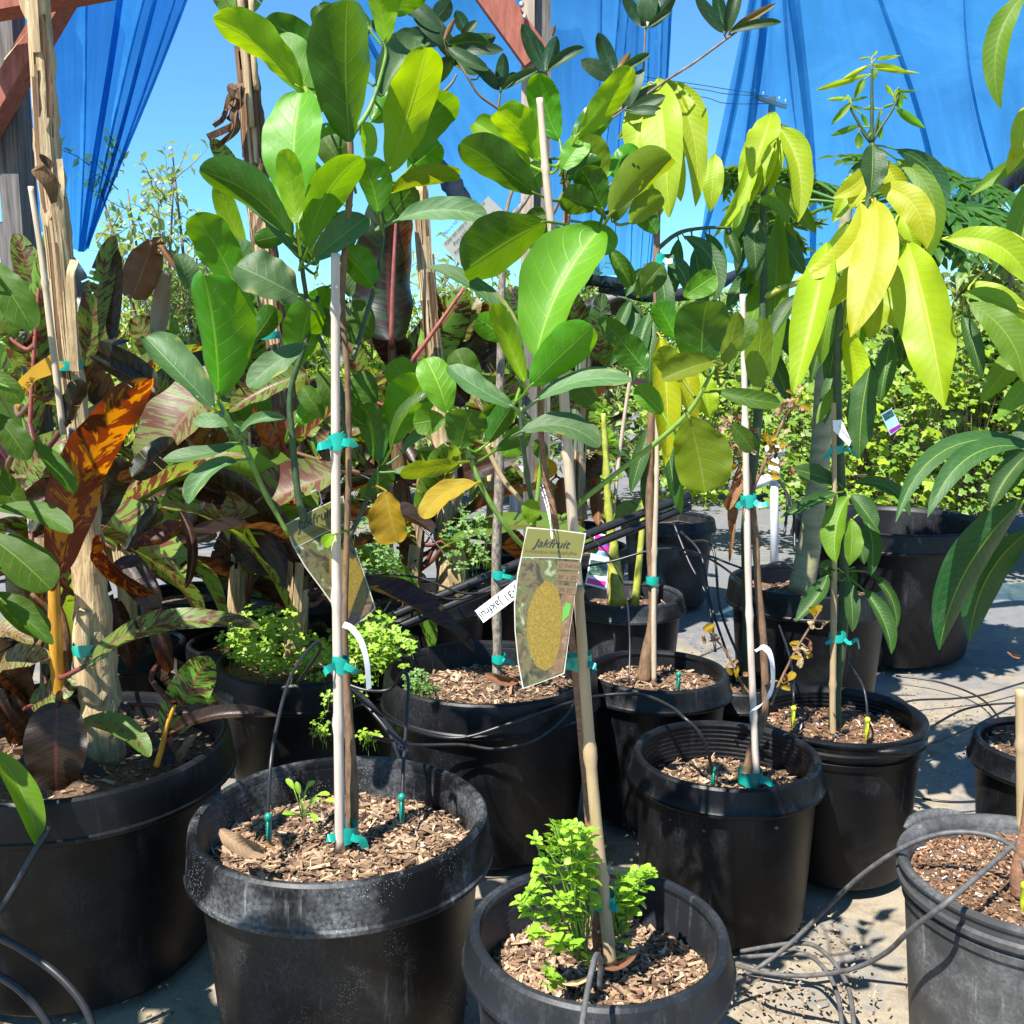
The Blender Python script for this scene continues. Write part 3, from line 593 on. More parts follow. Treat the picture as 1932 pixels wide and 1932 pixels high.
def pot(key, u, v, rad, h, label, style='band', mat='pot', soil=.10, chips=0, chipmats=('soil', 'chips'), group='black nursery pots', Lm=(.008, .036), empty=False, center=None, taper=.80, rim=None):
    c = center or G(u, v, h); c = Vector((c.x, c.y, 0)); t = thing('plant_pot', label, 'plant pot', c, group)
    rb = rad * taper; ov = rng.uniform(.004, .012); ph = rng.uniform(0, 6)
    sz = h - soil
    wall = lambda z: rb + (rad * .945 - rb) * (z / h)
    ins = []; z = h - .02; zlow = .02 if empty else sz - .02; k = 0
    while z > zlow:                      # fine rings pressed into the inner wall
        ins += [(wall(z) - .010, z), (wall(z) - .0115, z - .003)]; z -= .011; k += 1
    mb = MB(); B = .085 if rad > .25 else .062
    if style == 'band':
        prof = [(0, .004), (rb - .012, .004), (rb, .016), (wall(.3 * h), .3 * h), (wall(h - B), h - B)]
        mb.lathe(prof, c, 72, 0, ov, ph); mb.build('body', M[mat], t, sharp=32)
        mb = MB(); o = rad
        mb.lathe([(wall(h - B) - .004, h - B + .004), (o + .001, h - B - .002), (o + .004, h - B + .001), (o + .004, h - B + .008), (o + .0005, h - B + .012), (o - .003, h - B * .5), (o - .006, h - .016), (o - .008, h - .006), (o - .013, h - .001), (o - .018, h), (o - .024, h - .003), (o - .027, h - .010), (wall(h - .02) - .010, h - .022)] + ins, c, 72, 0, ov, ph)
        rimo = mb.build('rim', M[rim or mat], t, sharp=32)
    else:                                # thin ribbed rim
        prof = [(0, .004), (rb - .008, .004), (rb, .012), (wall(.4 * h), .4 * h), (wall(h - .075), h - .075), (wall(h - .07) + .005, h - .072), (wall(h - .06) + .006, h - .058), (wall(h - .06) + .002, h - .055), (wall(h - .05) + .003, h - .048), (wall(h) + .009, h - .044), (wall(h) + .010, h - .034), (wall(h) + .004, h - .030)]
        mb.lathe(prof, c, 72, 0, ov, ph); mb.build('body', M[mat], t, sharp=32)
        mb = MB(); mb.lathe([(wall(h) + .004, h - .030), (wall(h) + .006, h - .014), (rad - .002, h - .012), (rad, h - .006), (rad - .002, h), (rad - .010, h + .001), (rad - .018, h - .003), (rad - .024, h - .012), (wall(h) - .012, h - .022)] + ins, c, 72, 0, ov, ph)
        rimo = mb.build('rim', M[rim or mat], t, sharp=32)
        for a in (-1.15, 1.95):          # two lugs to lift by
            d = Vector((math.cos(a), math.sin(a), 0)); s = Vector((-d.y, d.x, 0)); q = MB()
            ring = [c + d * (rad + .002) + Vector((0, 0, h - .010)) + s * x + d * (.022 * (1 - (x / .075) ** 2)) for x in (-.075, -.05, -.025, 0, .025, .05, .075)]
            q.tube(ring, [.004, .012, .014, .014, .012, .004], 8, n=3); q.build('handle', M[mat], rimo)
    zr = 0
    if not empty:
        sm, sms, hz = soil_mesh(c, wall(sz) - .009, sz, len(POTS) + 3, chips, chipmats, Lm=Lm); sm.build('soil', sms, t, False); zr = sz
    else:
        q = MB(); q.lathe([(0, .02), (rb - .012, .02)], c, 48); q.build('base_plate', M[mat], t, sharp=32)
    POTS[key] = dict(c=c, r=rad, h=h, z=zr, t=t, wall=wall)
    return POTS[key]
pot('jack1', 642, 1530, .276, .46, 'largest foreground black pot with white specks and rubbed pale rim holding the taller jackfruit', mat='pot_speck', rim='rim_pale', soil=.085, chips=6000)
pot('jack2', 1129, 1748, .215, .39, 'lower foreground black pot with bright green weed growing in its bark chips', mat='pot_dusty', soil=.10, chips=4200)
pot('j31', 925, 1262, .29, .46, 'wide black pot behind the two foreground pots with thin tubes slung round its side', soil=.075, chips=1800)
pot('cane', 1238, 1262, .205, .42, 'shaded black pot filled with light bark behind the hanging jackfruit tag', soil=.055, chips=900)
pot('corner', 1945, 1640, .225, .385, 'grey weathered ribbed pot with speckled soil cut off by the bottom right corner', 'ribbed', 'pot_gray', soil=.035, chips=2600, chipmats=('soil', 'chips_red'), Lm=(.004, .016))
pot('dying', 1370, 1418, .218, .39, 'black pot holding the nearly bare dying shrub beside the ribbed mango pot', mat='pot', soil=.10, chips=1800, taper=.85)
pot('mango', 1580, 1345, .218, .39, 'black ribbed pot with a torn side holding the tall lime green mango', 'ribbed', 'pot', soil=.055, chips=1300, chipmats=('soil', 'chips_red'), Lm=(.005, .02), taper=.84)
pot('bigempty', 1680, 978, .415, .575, 'very large black tub with lit ribbed inner wall at right behind the mangoes', mat='pot', soil=.30, chips=0, taper=.82)
pot('papaya', 1526, 1092, .275, .52, 'black pot at the foot of the smooth pale trunk', mat='pot', soil=.07, chips=300)
pot('dragon', 1180, 1118, .225, .40, 'black pot with open grey inside holding the knobbly yellow stem', mat='pot_dusty', soil=.07, chips=200)
pot('zebrina', 141, 1395, .325, .48, 'broad black pot at left with sunlit patches under the striped banana plant', mat='pot', soil=.06, chips=500)
pot('clover', 585, 1238, .27, .42, 'shaded black pot overgrown with clover behind the largest foreground pot', soil=.03)
pot('banana2', 800, 1115, .24, .42, 'black pot of a dry banana stem behind the slanting black pipes', soil=.06, chips=200)
pot('rear_a', 1262, 975, .24, .45, 'grey black pot standing behind the knobbly yellow stem', mat='pot_dusty', soil=.06)
pot('small', 232, 1168, .13, .25, 'small blue black pot on the fabric between the banana stems', soil=.05)
pot('edge', 1990, 1398, .19, .36, 'narrow black pot with only its left rim showing at the right edge', mat='pot', soil=.04, chips=300)
pot('rear_b', 955, 1085, .22, .40, 'dark black pot half hidden behind the left tall grey trunk', soil=.05)
for k, (u, v, r_) in enumerate(((1480, 845, .22), (1640, 848, .22), (1745, 855, .22), (1850, 862, .22), (1950, 860, .22))):
    pot('vine%d' % k, u, v, r_, .40, ['black pot under the white pipe tee in the back row', 'black pot of vines in the back row behind the pale trunk', 'black pot of vines in the back row left of the hanging mango leaves',
        'black pot of vines in the back row above the large tub rim', 'last black pot of vines in the back row at the right edge'][k], mat='pot_dusty' if k < 2 else 'pot', soil=.05, group='pots in the back row')
pot('rear_c', 480, 1080, .24, .42, 'black pot in the shade behind the clover with a banana in it', soil=.05, center=Vector((-.80, 3.78, 0)))
pot('rear_d', 330, 1000, .2, .40, 'black pot of the rear left striped banana', soil=.05, center=Vector((-1.22, 3.76, 0)))
pot('rear_e', 1120, 930, .24, .42, 'black pot far behind the second jackfruit holding a tan banana stalk', soil=.05, center=Vector((.295, 4.6, 0)))
pot('leftoff', -560, 1560, .26, .42, 'black pot beyond the left edge whose plant reaches into view', soil=.06)
pot('rear_f', 1400, 990, .14, .30, 'small dark pot mostly hidden behind the dying shrub pot', soil=.05, center=Vector((.69, 3.02, 0)))
for k in POTS: print(k, [round(x, 2) for x in POTS[k]['c']])
# ================================================================ plants traced leaf by leaf
class Plant:
    def __init__(s, name, label, cat, pk=None, at=None, Y=None, group=None):
        s.c = POTS[pk]['c'] if pk else Vector((P(at[0], at[1], at[2]).x, at[2], 0))
        s.z = POTS[pk]['z'] if pk else 0
        s.Y = Y if Y is not None else s.c.y
        s.t = thing(name, label, cat, Vector((s.c.x, s.c.y, s.z)), group); s.nodes = []; s.n = 0
    def pts(s, pts): return [P(p[0], p[1], s.Y + (p[2] if len(p) > 2 else 0)) for p in pts]
    def stem(s, pts, r, mat, name='branch', seg=8, nodes=True, jitter=.06, n=6, knots=0):
        w = s.pts(pts); rr = r if isinstance(r, list) else [r]
        sp = smooth(w, n); rad = [mpp(p) * lerpl(rr, i / (len(sp) - 1)) / 2 for i, p in enumerate(sp)]
        if knots:
            for i in range(len(rad)): rad[i] *= 1 + (.22 if i % knots == 0 else 0)
        mb = MB(); mb.tube(sp, rad, seg, raw=True, jitter=jitter); o = mb.build(name, M[mat] if isinstance(mat, str) else mat, s.t)
        if nodes: s.nodes += list(zip([p[0] for p in smooth([(q[0], q[1], 0) for q in pts], n)], [p[1] for p in smooth([(q[0], q[1], 0) for q in pts], n)], sp))
        return o
    def leaves(s, table, dist=75, name='leaf', pr=.0024, merge=False):
        mbs = {}
        for line in table.strip().split('\n'):
            q = line.split('#')[0].split()
            if not q: continue
            k = q[0]; a = [float(x) for x in q[1:]] + [0] * 11
            bu, bv, tu, tv, w, dy, tilt, up, sc = a[:9]; fm = a[9] or 1
            s.n += 1; shape, fold, wave, bend = KIND[k]
            Y0 = s.Y + dy; p0 = P(bu, bv, Y0); m = mpp(p0); L = math.hypot(tu - bu, tv - bv) * m
            p1 = P(tu, tv, Y0 + tilt * L); mid = (p0 + p1) / 2; t = (p1 - p0).normalized()
            n = (CAM - mid).normalized(); n = (n - t * n.dot(t)).normalized()
            if up:
                c = [Quaternion(t, R(x)) @ n for x in (up, -up)]; c.sort(key=lambda v: v.z); n = c[1] if up > 0 else c[0]
            if a[10]:
                c = [Quaternion(t, R(x)) @ n for x in (a[10], -a[10])]; c.sort(key=lambda v: v.x); n = c[0]
            if n.z < 0: n = -n
            mb = mbs.setdefault(k, MB()) if merge else MB()
            width = w * mpp(mid) / max(.35, math.cos(R(up * .8)))
            rr = random.Random(s.n * 13 + int(bu))
            big = w > 45
            sgn = 1 if (p1 - p0).normalized().cross(n).dot(Vector((1, 0, 0))) * (1 if True else 1) > 0 else -1
            # the in-plane curve is given for the picture: positive bows the leaf to its left seen from base to tip
            b = t.cross(n); left = Vector((tv - bv, 0, (tu - bu))); left = Vector((tv - bv, 0, tu - bu)).normalized()
            scs = sc * (1 if b.dot(left) > 0 else -1)
            mb.leaf(p0, p1, width, n, bend * rr.uniform(.5, 2.0), fold * fm * rr.uniform(.5, 1.7), wave * rr.uniform(.7, 2.0), shape, (60 if k[0] == 'b' and k != 'br' else 34) if big else 12, 6 if big else 3, scs, 0, rr.uniform(-.2, .45) * (1 if fm == 1 else 2.5), s.n, (.03 if k not in ('bo', 'bn') and w < 110 else .006) if k[0] == 'b' and k != 'br' and big else (.04 if k[0] == 'd' else 0), 1 if k in ('jg', 'jd', 'jv', 'jy', 'jb', 'jo') and big else 0)
            best = None
            for (nu, nv, np_) in s.nodes:
                d = math.hypot(nu - bu, nv - bv)
                if d < dist and (best is None or d < best[0]): best = (d, np_)
            if best and best[0] > 1:
                q1 = best[1]; mid2 = (p0 + q1) / 2 - Vector((0, 0, .12)) * (p0 - q1).length + (p0 - p1).normalized() * (p0 - q1).length * .2
                pe = smooth([q1, mid2, p0, p0.lerp(p1, .06)], 3)
                mb.tube(pe, [pr * 1.15, pr, pr * .8, pr * .4], 6, raw=True, cap=False)
            if not merge: mb.build(name, M[k], s.t)
        for k, mb in mbs.items(): mb.build('foliage', M[k], s.t)
# ---------------------------------------------------------------- first jackfruit
J1 = Plant('jackfruit_tree', 'taller staked jackfruit with broad glossy leaves rising from the largest foreground pot', 'jackfruit tree', 'jack1', Y=1.80)
J1.stem([(662, 1585), (664, 1480), (658, 1360), (650, 1200), (655, 1000), (658, 860), (655, 700), (645, 560), (655, 430), (662, 330), (660, 255)], [27, 25, 17, 13, 11, 12, 11, 12, 13, 13, 12], 'bark', 'trunk', 10)
J1.stem([(655, 830, .01), (640, 720, .03), (590, 610, .04), (575, 540, .03), (565, 460, .02), (560, 410)], [11, 9, 9, 9, 8], 'stem_dark')
J1.stem([(665, 680, .0), (690, 600, .03), (712, 520, .05), (722, 440, .06), (715, 395, .05), (728, 335, .05)], [10, 9, 8, 8], 'stem_dark')
J1.stem([(575, 985, .02), (562, 930, .02), (552, 830, .02), (548, 740, .02), (575, 650, .02), (600, 560, .04)], [15, 14, 12, 10, 8], 'stem_dark')
J1.stem([(545, 1010, .0), (500, 930, -.02), (460, 840, -.03), (435, 800, -.04), (412, 755, -.05)], [9, 10, 12, 12, 9], 'stem_green', knots=5)
J1.stem([(650, 1030, .03), (685, 960, .05), (712, 890, .06), (722, 865, .06)], [11, 9, 8, 8], 'stem_dark')
J1.stem([(660, 255), (640, 210, .02), (598, 185, .03), (575, 165, .03)], [11, 9, 8, 6], 'stem_green')
J1.stem([(660, 262), (700, 200, .04), (727, 110, .05), (724, 80, .05)], [11, 9, 7, 5], 'stem_green')
J1.stem([(640, 455, .02), (600, 440, .03), (575, 470, .04)], [8, 7, 6], 'stem_dark')
J1.leaves('''
jd 612 112 500 40 66 .12 .2 -20
jg 596 190 512 72 88 .10 .2 20
jy 566 166 402 37 80 -.02 -.2 -40 -.06
jd 655 110 600 10 60 .16 .1 0
jd 660 268 656 0 134 -.06 -.35 -25
jy 727 82 705 -45 62 .05 -.3 -40 .05
jg 742 30 800 -40 60 .1 -.2 -20
jb 722 180 800 84 80 .05 .3 40
jg 782 306 858 180 78 .10 -.3 -35 .04
jd 790 240 840 200 40 .14 0 0
jy 733 328 806 90 98 -.03 -.25 -30 -.08
jy 694 305 690 230 34 -.04 0 -20
jd 655 330 610 260 60 .1 0 10
jh 570 412 568 176 114 -.10 .25 25 .03
jy 560 425 538 281 52 -.14 -.1 -10 .02
jd 549 448 376 322 82 -.05 -.1 -35 -.08
jb 548 470 420 346 66 -.02 .3 30 -.1
jg 580 470 682 296 78 -.08 -.25 -35 .05
jg 714 402 682 300 78 -.06 -.2 -25
jv 742 350 868 320 36 .06 0 -45 -.1
jv 738 365 868 335 40 .04 -.2 -40 .1
jd 690 330 610 345 50 .08 .2 30
jb 748 416 918 412 50 -.05 -.1 35 .08
jb 592 490 692 410 62 .0 .1 25 -.05
jb 568 563 447 500 92 -.07 -.2 35 .06
jg 704 540 648 474 72 .03 0 -20
jd 600 500 555 440 50 .08 0 0
jg 446 548 364 406 84 .02 -.2 -30
jb 352 545 335 480 45 .06 0 30
jb 470 540 445 450 50 .08 0 30
jy 465 470 412 340 42 .12 -.1 0 .05
jg 412 748 384 520 148 -.08 -.3 -30
jb 405 772 276 636 80 -.11 .1 30 .05
jb 577 650 468 730 52 -.06 -.3 35
jg 560 690 588 570 78 .02 -.2 -20
jg 598 640 545 560 60 .08 0 -20
jy 445 570 470 528 24 .04 0 0
jb 440 800 366 793 30 .03 0 20
jb 446 838 308 866 32 -.06 -.3 45 .1
jb 450 822 538 790 24 -.06 -.2 40 .06
jb 450 868 355 950 40 -.07 -.4 40 -.08
jd 640 640 595 585 45 .06 0 0
jd 714 872 686 762 60 .03 -.2 -20
jg 742 836 808 708 96 .06 -.25 -30
jd 738 850 812 742 28 .0 0 60
jb 756 858 822 798 24 .02 0 45
jd 705 770 675 700 50 .07 0 0
jo 728 926 750 1022 88 -.02 -.1 -20
jb 742 890 800 898 22 0 0 30
jd 690 935 740 885 40 .04 0 0
jd 610 790 570 730 40 .08 0 0
jb 660 560 640 500 40 .1 0 20
jy 630 1008 612 1030 26 -.06 0 20
jd 545 440 480 455 40 .08 0 0
jd 640 620 690 640 40 .1 0 10
jd 610 350 560 310 60 .12 0 0
jg 700 230 770 160 60 .12 0 0
jd 600 700 640 770 40 .1 0 0
jg 640 300 600 240 60 .14 0 0
jd 730 420 780 350 60 .12 0 0
jg 620 540 580 610 60 .12 0 10
jd 660 470 640 400 60 .12 0 0
jg 520 560 480 500 50 .12 0 0
jd 700 640 660 570 60 .12 0 0
jg 780 740 740 680 60 .14 0 0
jd 650 740 700 800 60 .12 0 10
jg 560 800 610 740 50 .14 0 0
jd 480 640 520 580 50 .16 0 0
jg 770 320 830 270 60 .14 0 0
jd 700 60 640 20 60 .18 0 0
''')
# ---------------------------------------------------------------- second jackfruit
J2 = Plant('jackfruit_tree', 'shorter jackfruit with leaning stake rising from the lower foreground pot', 'jackfruit tree', 'jack2', Y=1.55)
J2.stem([(1135, 1805), (1122, 1650), (1108, 1500), (1092, 1330), (1078, 1200), (1062, 1080), (1042, 950), (1030, 900), (1020, 800), (1022, 700), (1040, 600, .03), (1055, 480, .04), (1070, 400, .05), (1060, 300, .05)], [32, 26, 16, 15, 14, 13, 12, 11, 11, 12, 11, 13, 14, 9], 'bark_red', 'trunk', 10)
J2.stem([(1018, 980, -.01), (1000, 930, -.02), (985, 820, -.03), (983, 760, -.03), (985, 705, -.03)], [10, 9, 9, 9, 8], 'stem_dark', knots=8)
J2.stem([(995, 1040, .0), (960, 1000, -.02), (920, 940, -.03), (893, 880, -.03), (880, 840, -.03)], [9, 10, 10, 10, 8], 'stem_green')
J2.stem([(1060, 980, .0), (1110, 935, -.03), (1180, 880, -.06), (1250, 825, -.09), (1305, 770, -.10), (1350, 690, -.11)], [12, 11, 10, 10, 10, 6], 'stem_green')
J2.stem([(1010, 975, .02), (1018, 900, .02), (1022, 840, .02), (1024, 700, .03)], [9, 9, 9, 9], 'stem_green')
J2.stem([(1068, 395, .05), (1100, 350, .06), (1130, 400, .06), (1155, 398, .05)], [9, 8, 8, 7], 'stem_dark')
J2.leaves('''
jy 1000 312 896 232 62 .10 .1 10
jh 985 330 915 240 50 .12 .2 20
jd 1012 366 868 270 84 .0 -.2 -30
jy 1020 302 936 212 82 .03 -.3 -30
jg 1056 264 1018 138 64 .08 -.1 -20 .1
jy 1088 258 1190 126 56 .02 -.2 -20 -.08
jg 1080 280 1150 190 60 .08 0 0
jh 1060 322 1104 262 48 .02 .2 20
jv 1122 364 1108 254 74 .04 -.2 -10
jd 1068 338 1134 304 46 .02 -.1 -20
jd 1138 396 1096 316 64 .02 -.2 -20
jd 1125 392 1060 372 60 .0 -.2 -20
jv 1154 402 1268 298 88 -.02 -.25 -30
jd 1160 418 1185 345 40 .04 0 0
jd 1172 330 1200 300 40 .06 0 0
jg 1165 370 1205 290 50 .10 0 -20
jd 1028 418 876 512 122 -.05 .0 -40 .05
jd 990 420 1030 405 40 .03 0 20
jh 1012 672 1126 440 150 -.12 .3 28 .04
jg 1001 728 1118 617 86 -.13 -.2 -20
jy 990 722 932 574 60 -.08 -.1 -10 .03
jb 983 722 806 505 44 -.06 .2 55 -.10
jb 968 768 846 690 46 -.10 .1 35 .08
jb 1010 756 1192 718 42 -.12 -.1 45 .05
jb 984 814 1132 842 52 -.12 -.1 40 .12
jd 985 742 905 792 34 .02 -.1 0
jh 846 780 804 676 68 -.03 .2 15
jd 868 846 892 774 82 -.05 -.2 -25
jd 920 836 968 764 58 -.02 -.2 -10
jd 935 850 1000 820 30 .02 -.1 -10
jv 868 872 755 892 40 -.05 -.1 -45 .1
jo 898 912 798 978 46 -.05 -.2 30 -.12
jd 790 760 850 700 40 .05 0 0
jg 840 790 780 800 50 .08 0 0
jy 1002 990 1000 942 36 -.03 0 10
jo 1010 905 1045 870 40 .08 -.2 0
jd 1030 870 1010 830 30 .06 0 0
jd 1325 700 1336 568 106 -.12 -.25 -20
jv 1348 682 1250 716 62 -.15 -.2 25
jv 1300 786 1330 928 118 -.18 .0 -20
jd 1352 738 1472 762 38 -.14 -.2 20 -.06
jv 1370 690 1392 590 44 -.10 0 -20
jy 1345 680 1330 600 40 -.06 0 -30
jv 1290 720 1240 660 50 -.05 0 -10
jg 1278 640 1240 570 55 -.03 0 0
jv 1430 740 1440 600 54 .02 0 -20
jd 1395 665 1420 600 40 .0 0 20
jy 1040 560 1018 500 30 .0 0 0
jd 1080 330 1120 240 60 .10 0 0
jg 1100 420 1160 470 56 .08 .1 10
jd 1060 430 1000 470 60 .10 0 10
jg 1150 330 1205 280 56 .12 0 0
jv 1190 420 1250 370 56 .08 0 -20
jd 1040 300 990 350 50 .12 0 0
jg 960 640 900 600 56 .08 0 0
jd 1060 700 1120 760 50 .10 0 10
jd 900 740 860 660 60 .12 0 0
jg 1000 800 950 860 50 .10 0 10
jd 1220 700 1170 640 60 .06 0 0
jd 1380 800 1420 850 40 .06 0 10
jd 1240 440 1200 380 50 .14 0 0
jg 1290 560 1350 520 50 .10 0 0
jd 1200 560 1250 500 50 .16 0 0
jd 1150 470 1190 540 44 .14 0 10
jd 1130 600 1180 650 46 .16 0 10
jg 1250 780 1200 730 44 .10 0 10
''')
# ---------------------------------------------------------------- tall lime mango
MG = Plant('mango_tree', 'tall mango with big drooping lime yellow leaves in the pot with the torn side', 'mango tree', 'mango', Y=2.50)
MG.stem([(1575, 1375), (1577, 1300), (1590, 1190), (1592, 1080), (1590, 960), (1582, 800), (1580, 650), (1595, 520), (1625, 420), (1640, 370), (1645, 270)], [26, 20, 20, 17, 16, 16, 15, 14, 13, 13, 10], 'stem_dark', 'trunk', 10)
MG.stem([(1645, 270), (1645, 200), (1645, 120)], [8, 7, 4], 'stem_dark', 'shoot', nodes=False)
for pts in ([(1643, 268), (1625, 240), (1605, 205), (1602, 190)], [(1646, 268), (1662, 240), (1685, 205), (1695, 180)], [(1647, 268), (1655, 230), (1662, 205)], [(1642, 268), (1628, 250), (1622, 235)]):
    MG.stem(pts, [6, 5, 3], 'stem_dark', 'shoot', 6, nodes=False, n=3)
MG.stem([(1640, 375), (1665, 400, -.02), (1690, 440, -.04), (1705, 455, -.05)], [9, 8, 7], 'stem_yel')
sh = '''
ml 1640 140 1540 170 13
ml 1642 122 1590 150 11
mm 1630 150 1612 185 20 
ml 1650 112 1700 105 8
ml 1648 122 1712 135 14
ml 1650 130 1735 138 10
mm 1652 128 1648 152 12
mm 1605 195 1568 235 16
mm 1625 235 1567 256 12
ml 1600 185 1560 188 8
mm 1602 190 1640 182 6
mm 1690 175 1700 205 16
ml 1685 180 1670 160 9
mm 1695 172 1730 172 6
mm 1690 205 1745 242 18
ml 1660 205 1625 205 6
mm 1665 203 1690 195 7
mm 1625 215 1640 240 9
mm 1620 250 1622 282 16
mm 1658 225 1662 265 12
ml 1646 106 1655 95 6
ml 1640 108 1620 112 5
mm 1690 170 1715 188 7
mm 1695 165 1705 190 10
ml 1600 180 1590 190 7
mm 1630 205 1600 200 6
mm 1648 240 1634 262 9
'''
MG.nodes = [(n_[0], n_[1], n_[2]) for n_ in zip([1645, 1645, 1645, 1645, 1605, 1690, 1662, 1625], [120, 140, 160, 190, 200, 195, 215, 240], MG.pts([(1645, 120), (1645, 140), (1645, 160), (1645, 190), (1605, 200), (1690, 195), (1662, 215), (1625, 240)]))]
MG.leaves(sh, 60, pr=.0016)
MG.nodes = [(q[0], q[1], p) for q, p in zip([(1640, 375), (1650, 360), (1625, 420), (1705, 455), (1590, 920), (1592, 1000), (1592, 1080), (1645, 275), (1600, 520), (1582, 640), (1690, 440)], MG.pts([(1640, 375), (1650, 360), (1625, 420), (1705, 455, -.05), (1590, 920), (1592, 1000), (1592, 1080), (1645, 275), (1600, 520), (1582, 640), (1690, 440, -.04)]))]
MG.leaves('''
ml 1655 430 1690 620 74 .08 -.2 0
mm 1600 420 1550 600 60 .12 -.1 0
mm 1690 430 1740 620 60 .14 -.1 0
md 1620 440 1580 620 50 .14 -.1 0
md 1720 520 1700 690 50 .14 -.1 0
ml 1640 440 1655 600 66 .10 -.2 0
ml 1680 480 1640 640 70 .06 -.2 0
my 1660 300 1715 410 44 .06 -.2 0 .05
my 1640 315 1572 372 40 .05 -.2 0 .1
my 1635 330 1605 395 40 .04 -.2 10
ml 1605 330 1570 420 36 .08 -.2 0 .06
md 1690 282 1766 425 44 .05 -.2 0 .22
mm 1690 300 1745 500 40 .08 -.2 0 .2
md 1646 272 1642 366 52 -.05 -.3 20
my 1622 382 1498 530 52 .0 -.3 10 .22
ml 1630 400 1510 610 50 .04 -.3 10 .18
my 1655 352 1748 470 58 -.04 -.4 10 .16
ml 1560 458 1496 742 84 -.02 -.45 0 .04 1 18
ml 1712 456 1782 768 112 -.08 -.5 0 .03 1 14
my 1652 378 1604 636 86 -.12 -.5 0 .07 1 16
ml 1700 400 1730 480 50 .02 -.2 0
ml 1596 620 1634 768 48 -.03 -.1 -10
ml 1600 560 1590 660 44 .02 0 0
md 1642 690 1622 864 58 -.05 -.2 35
md 1508 556 1456 640 38 .0 -.3 40
mm 1625 560 1610 680 40 .06 0 0
mm 1700 620 1720 700 36 .1 0 0
md 1680 640 1660 760 40 .08 -.2 0
mm 1760 600 1770 700 34 .05 -.2 0
mm 1575 520 1548 690 44 .10 -.1 0
md 1590 560 1560 740 40 .12 -.1 0
md 1565 600 1530 720 34 .16 -.1 10
md 1575 690 1555 800 30 .10 -.2 10
md 1600 650 1660 730 34 .12 -.2 10
mm 1590 720 1540 800 24 .06 -.3 20
md 1582 912 1492 884 38 -.03 -.3 30
md 1578 930 1472 978 30 -.05 -.5 30 .06
mm 1600 936 1578 1064 52 -.07 -.4 25 -.06
mm 1606 980 1602 1068 38 -.10 -.4 25
md 1606 932 1654 998 42 -.05 -.4 25
md 1608 912 1718 975 28 -.02 -.2 35 .18
md 1630 965 1642 1086 36 .0 -.2 10 .06
md 1614 985 1630 1065 30 -.02 -.3 10
md 1562 1086 1500 1172 42 -.06 -.4 25 .08
md 1602 1095 1608 1192 30 -.06 -.3 15
md 1628 1112 1682 1234 40 -.06 -.4 20 .06
md 1640 1080 1690 1190 26 .0 -.3 10 .14
md 1580 1072 1543 1066 26 -.04 -.2 20
md 1585 1095 1545 1075 20 -.03 -.2 20
md 1612 1070 1600 1140 24 .02 -.2 10
''', 60)
# ---------------------------------------------------------------- mango reaching in from the right edge
MR = Plant('mango_tree', 'mango beyond the right edge whose leaves hang into the photo', 'mango tree', at=(2060, 900, 2.15))
MR.stem([(2090, 1750), (2080, 1300), (2060, 900), (2050, 400), (2000, -100)], [26, 22, 18, 14, 10], 'bark', 'trunk')
MR.stem([(2060, 860), (2000, 850), (1950, 850)], [9, 8, 6], 'stem_yel'); MR.stem([(2055, 640), (1980, 610), (1900, 570), (1820, 560)], [8, 7, 6, 5], 'stem_yel')
MR.stem([(2050, 500), (1960, 470), (1880, 430), (1780, 450)], [8, 7, 6, 4], 'stem_yel'); MR.stem([(2060, 960), (1990, 940), (1945, 940)], [9, 8, 6], 'stem_yel')
MR.leaves('''
mm 1940 -20 1888 206 50 -.1 -.1 10 -.12
ml 1935 200 1915 300 34 0 -.1 0
my 1940 240 1900 330 30 .0 0 0
mm 1945 300 1830 370 30 .05 -.2 20
mm 1960 330 1900 480 50 .08 -.2 0
ml 1784 452 1945 545 60 -.02 -.3 20 .16
ml 1840 530 1950 640 60 .05 -.2 10
mm 1816 556 1924 592 34 .0 -.3 30 .08
mm 1828 572 1932 722 62 -.04 -.3 25 .1
md 1816 590 1852 716 36 .03 -.3 10
mm 1880 600 1940 700 60 .03 -.2 0
md 1960 842 1690 985 40 .04 -.3 25 -.2
md 1945 846 1750 976 46 .0 -.4 20 -.14
md 1945 852 1868 962 50 -.02 -.3 15 -.05
md 1935 940 1772 1226 84 -.06 .35 -25 -.06 2
md 1946 1000 1828 1212 66 .02 .4 -25 -.05
md 1930 860 1900 930 40 .06 -.2 10
mm 1960 700 1880 790 36 .1 -.2 0
md 1960 400 1870 520 50 .15 -.2 10
mm 1950 640 1850 760 50 .15 -.2 10
md 1960 780 1900 900 50 .1 -.2 10
''', 60)
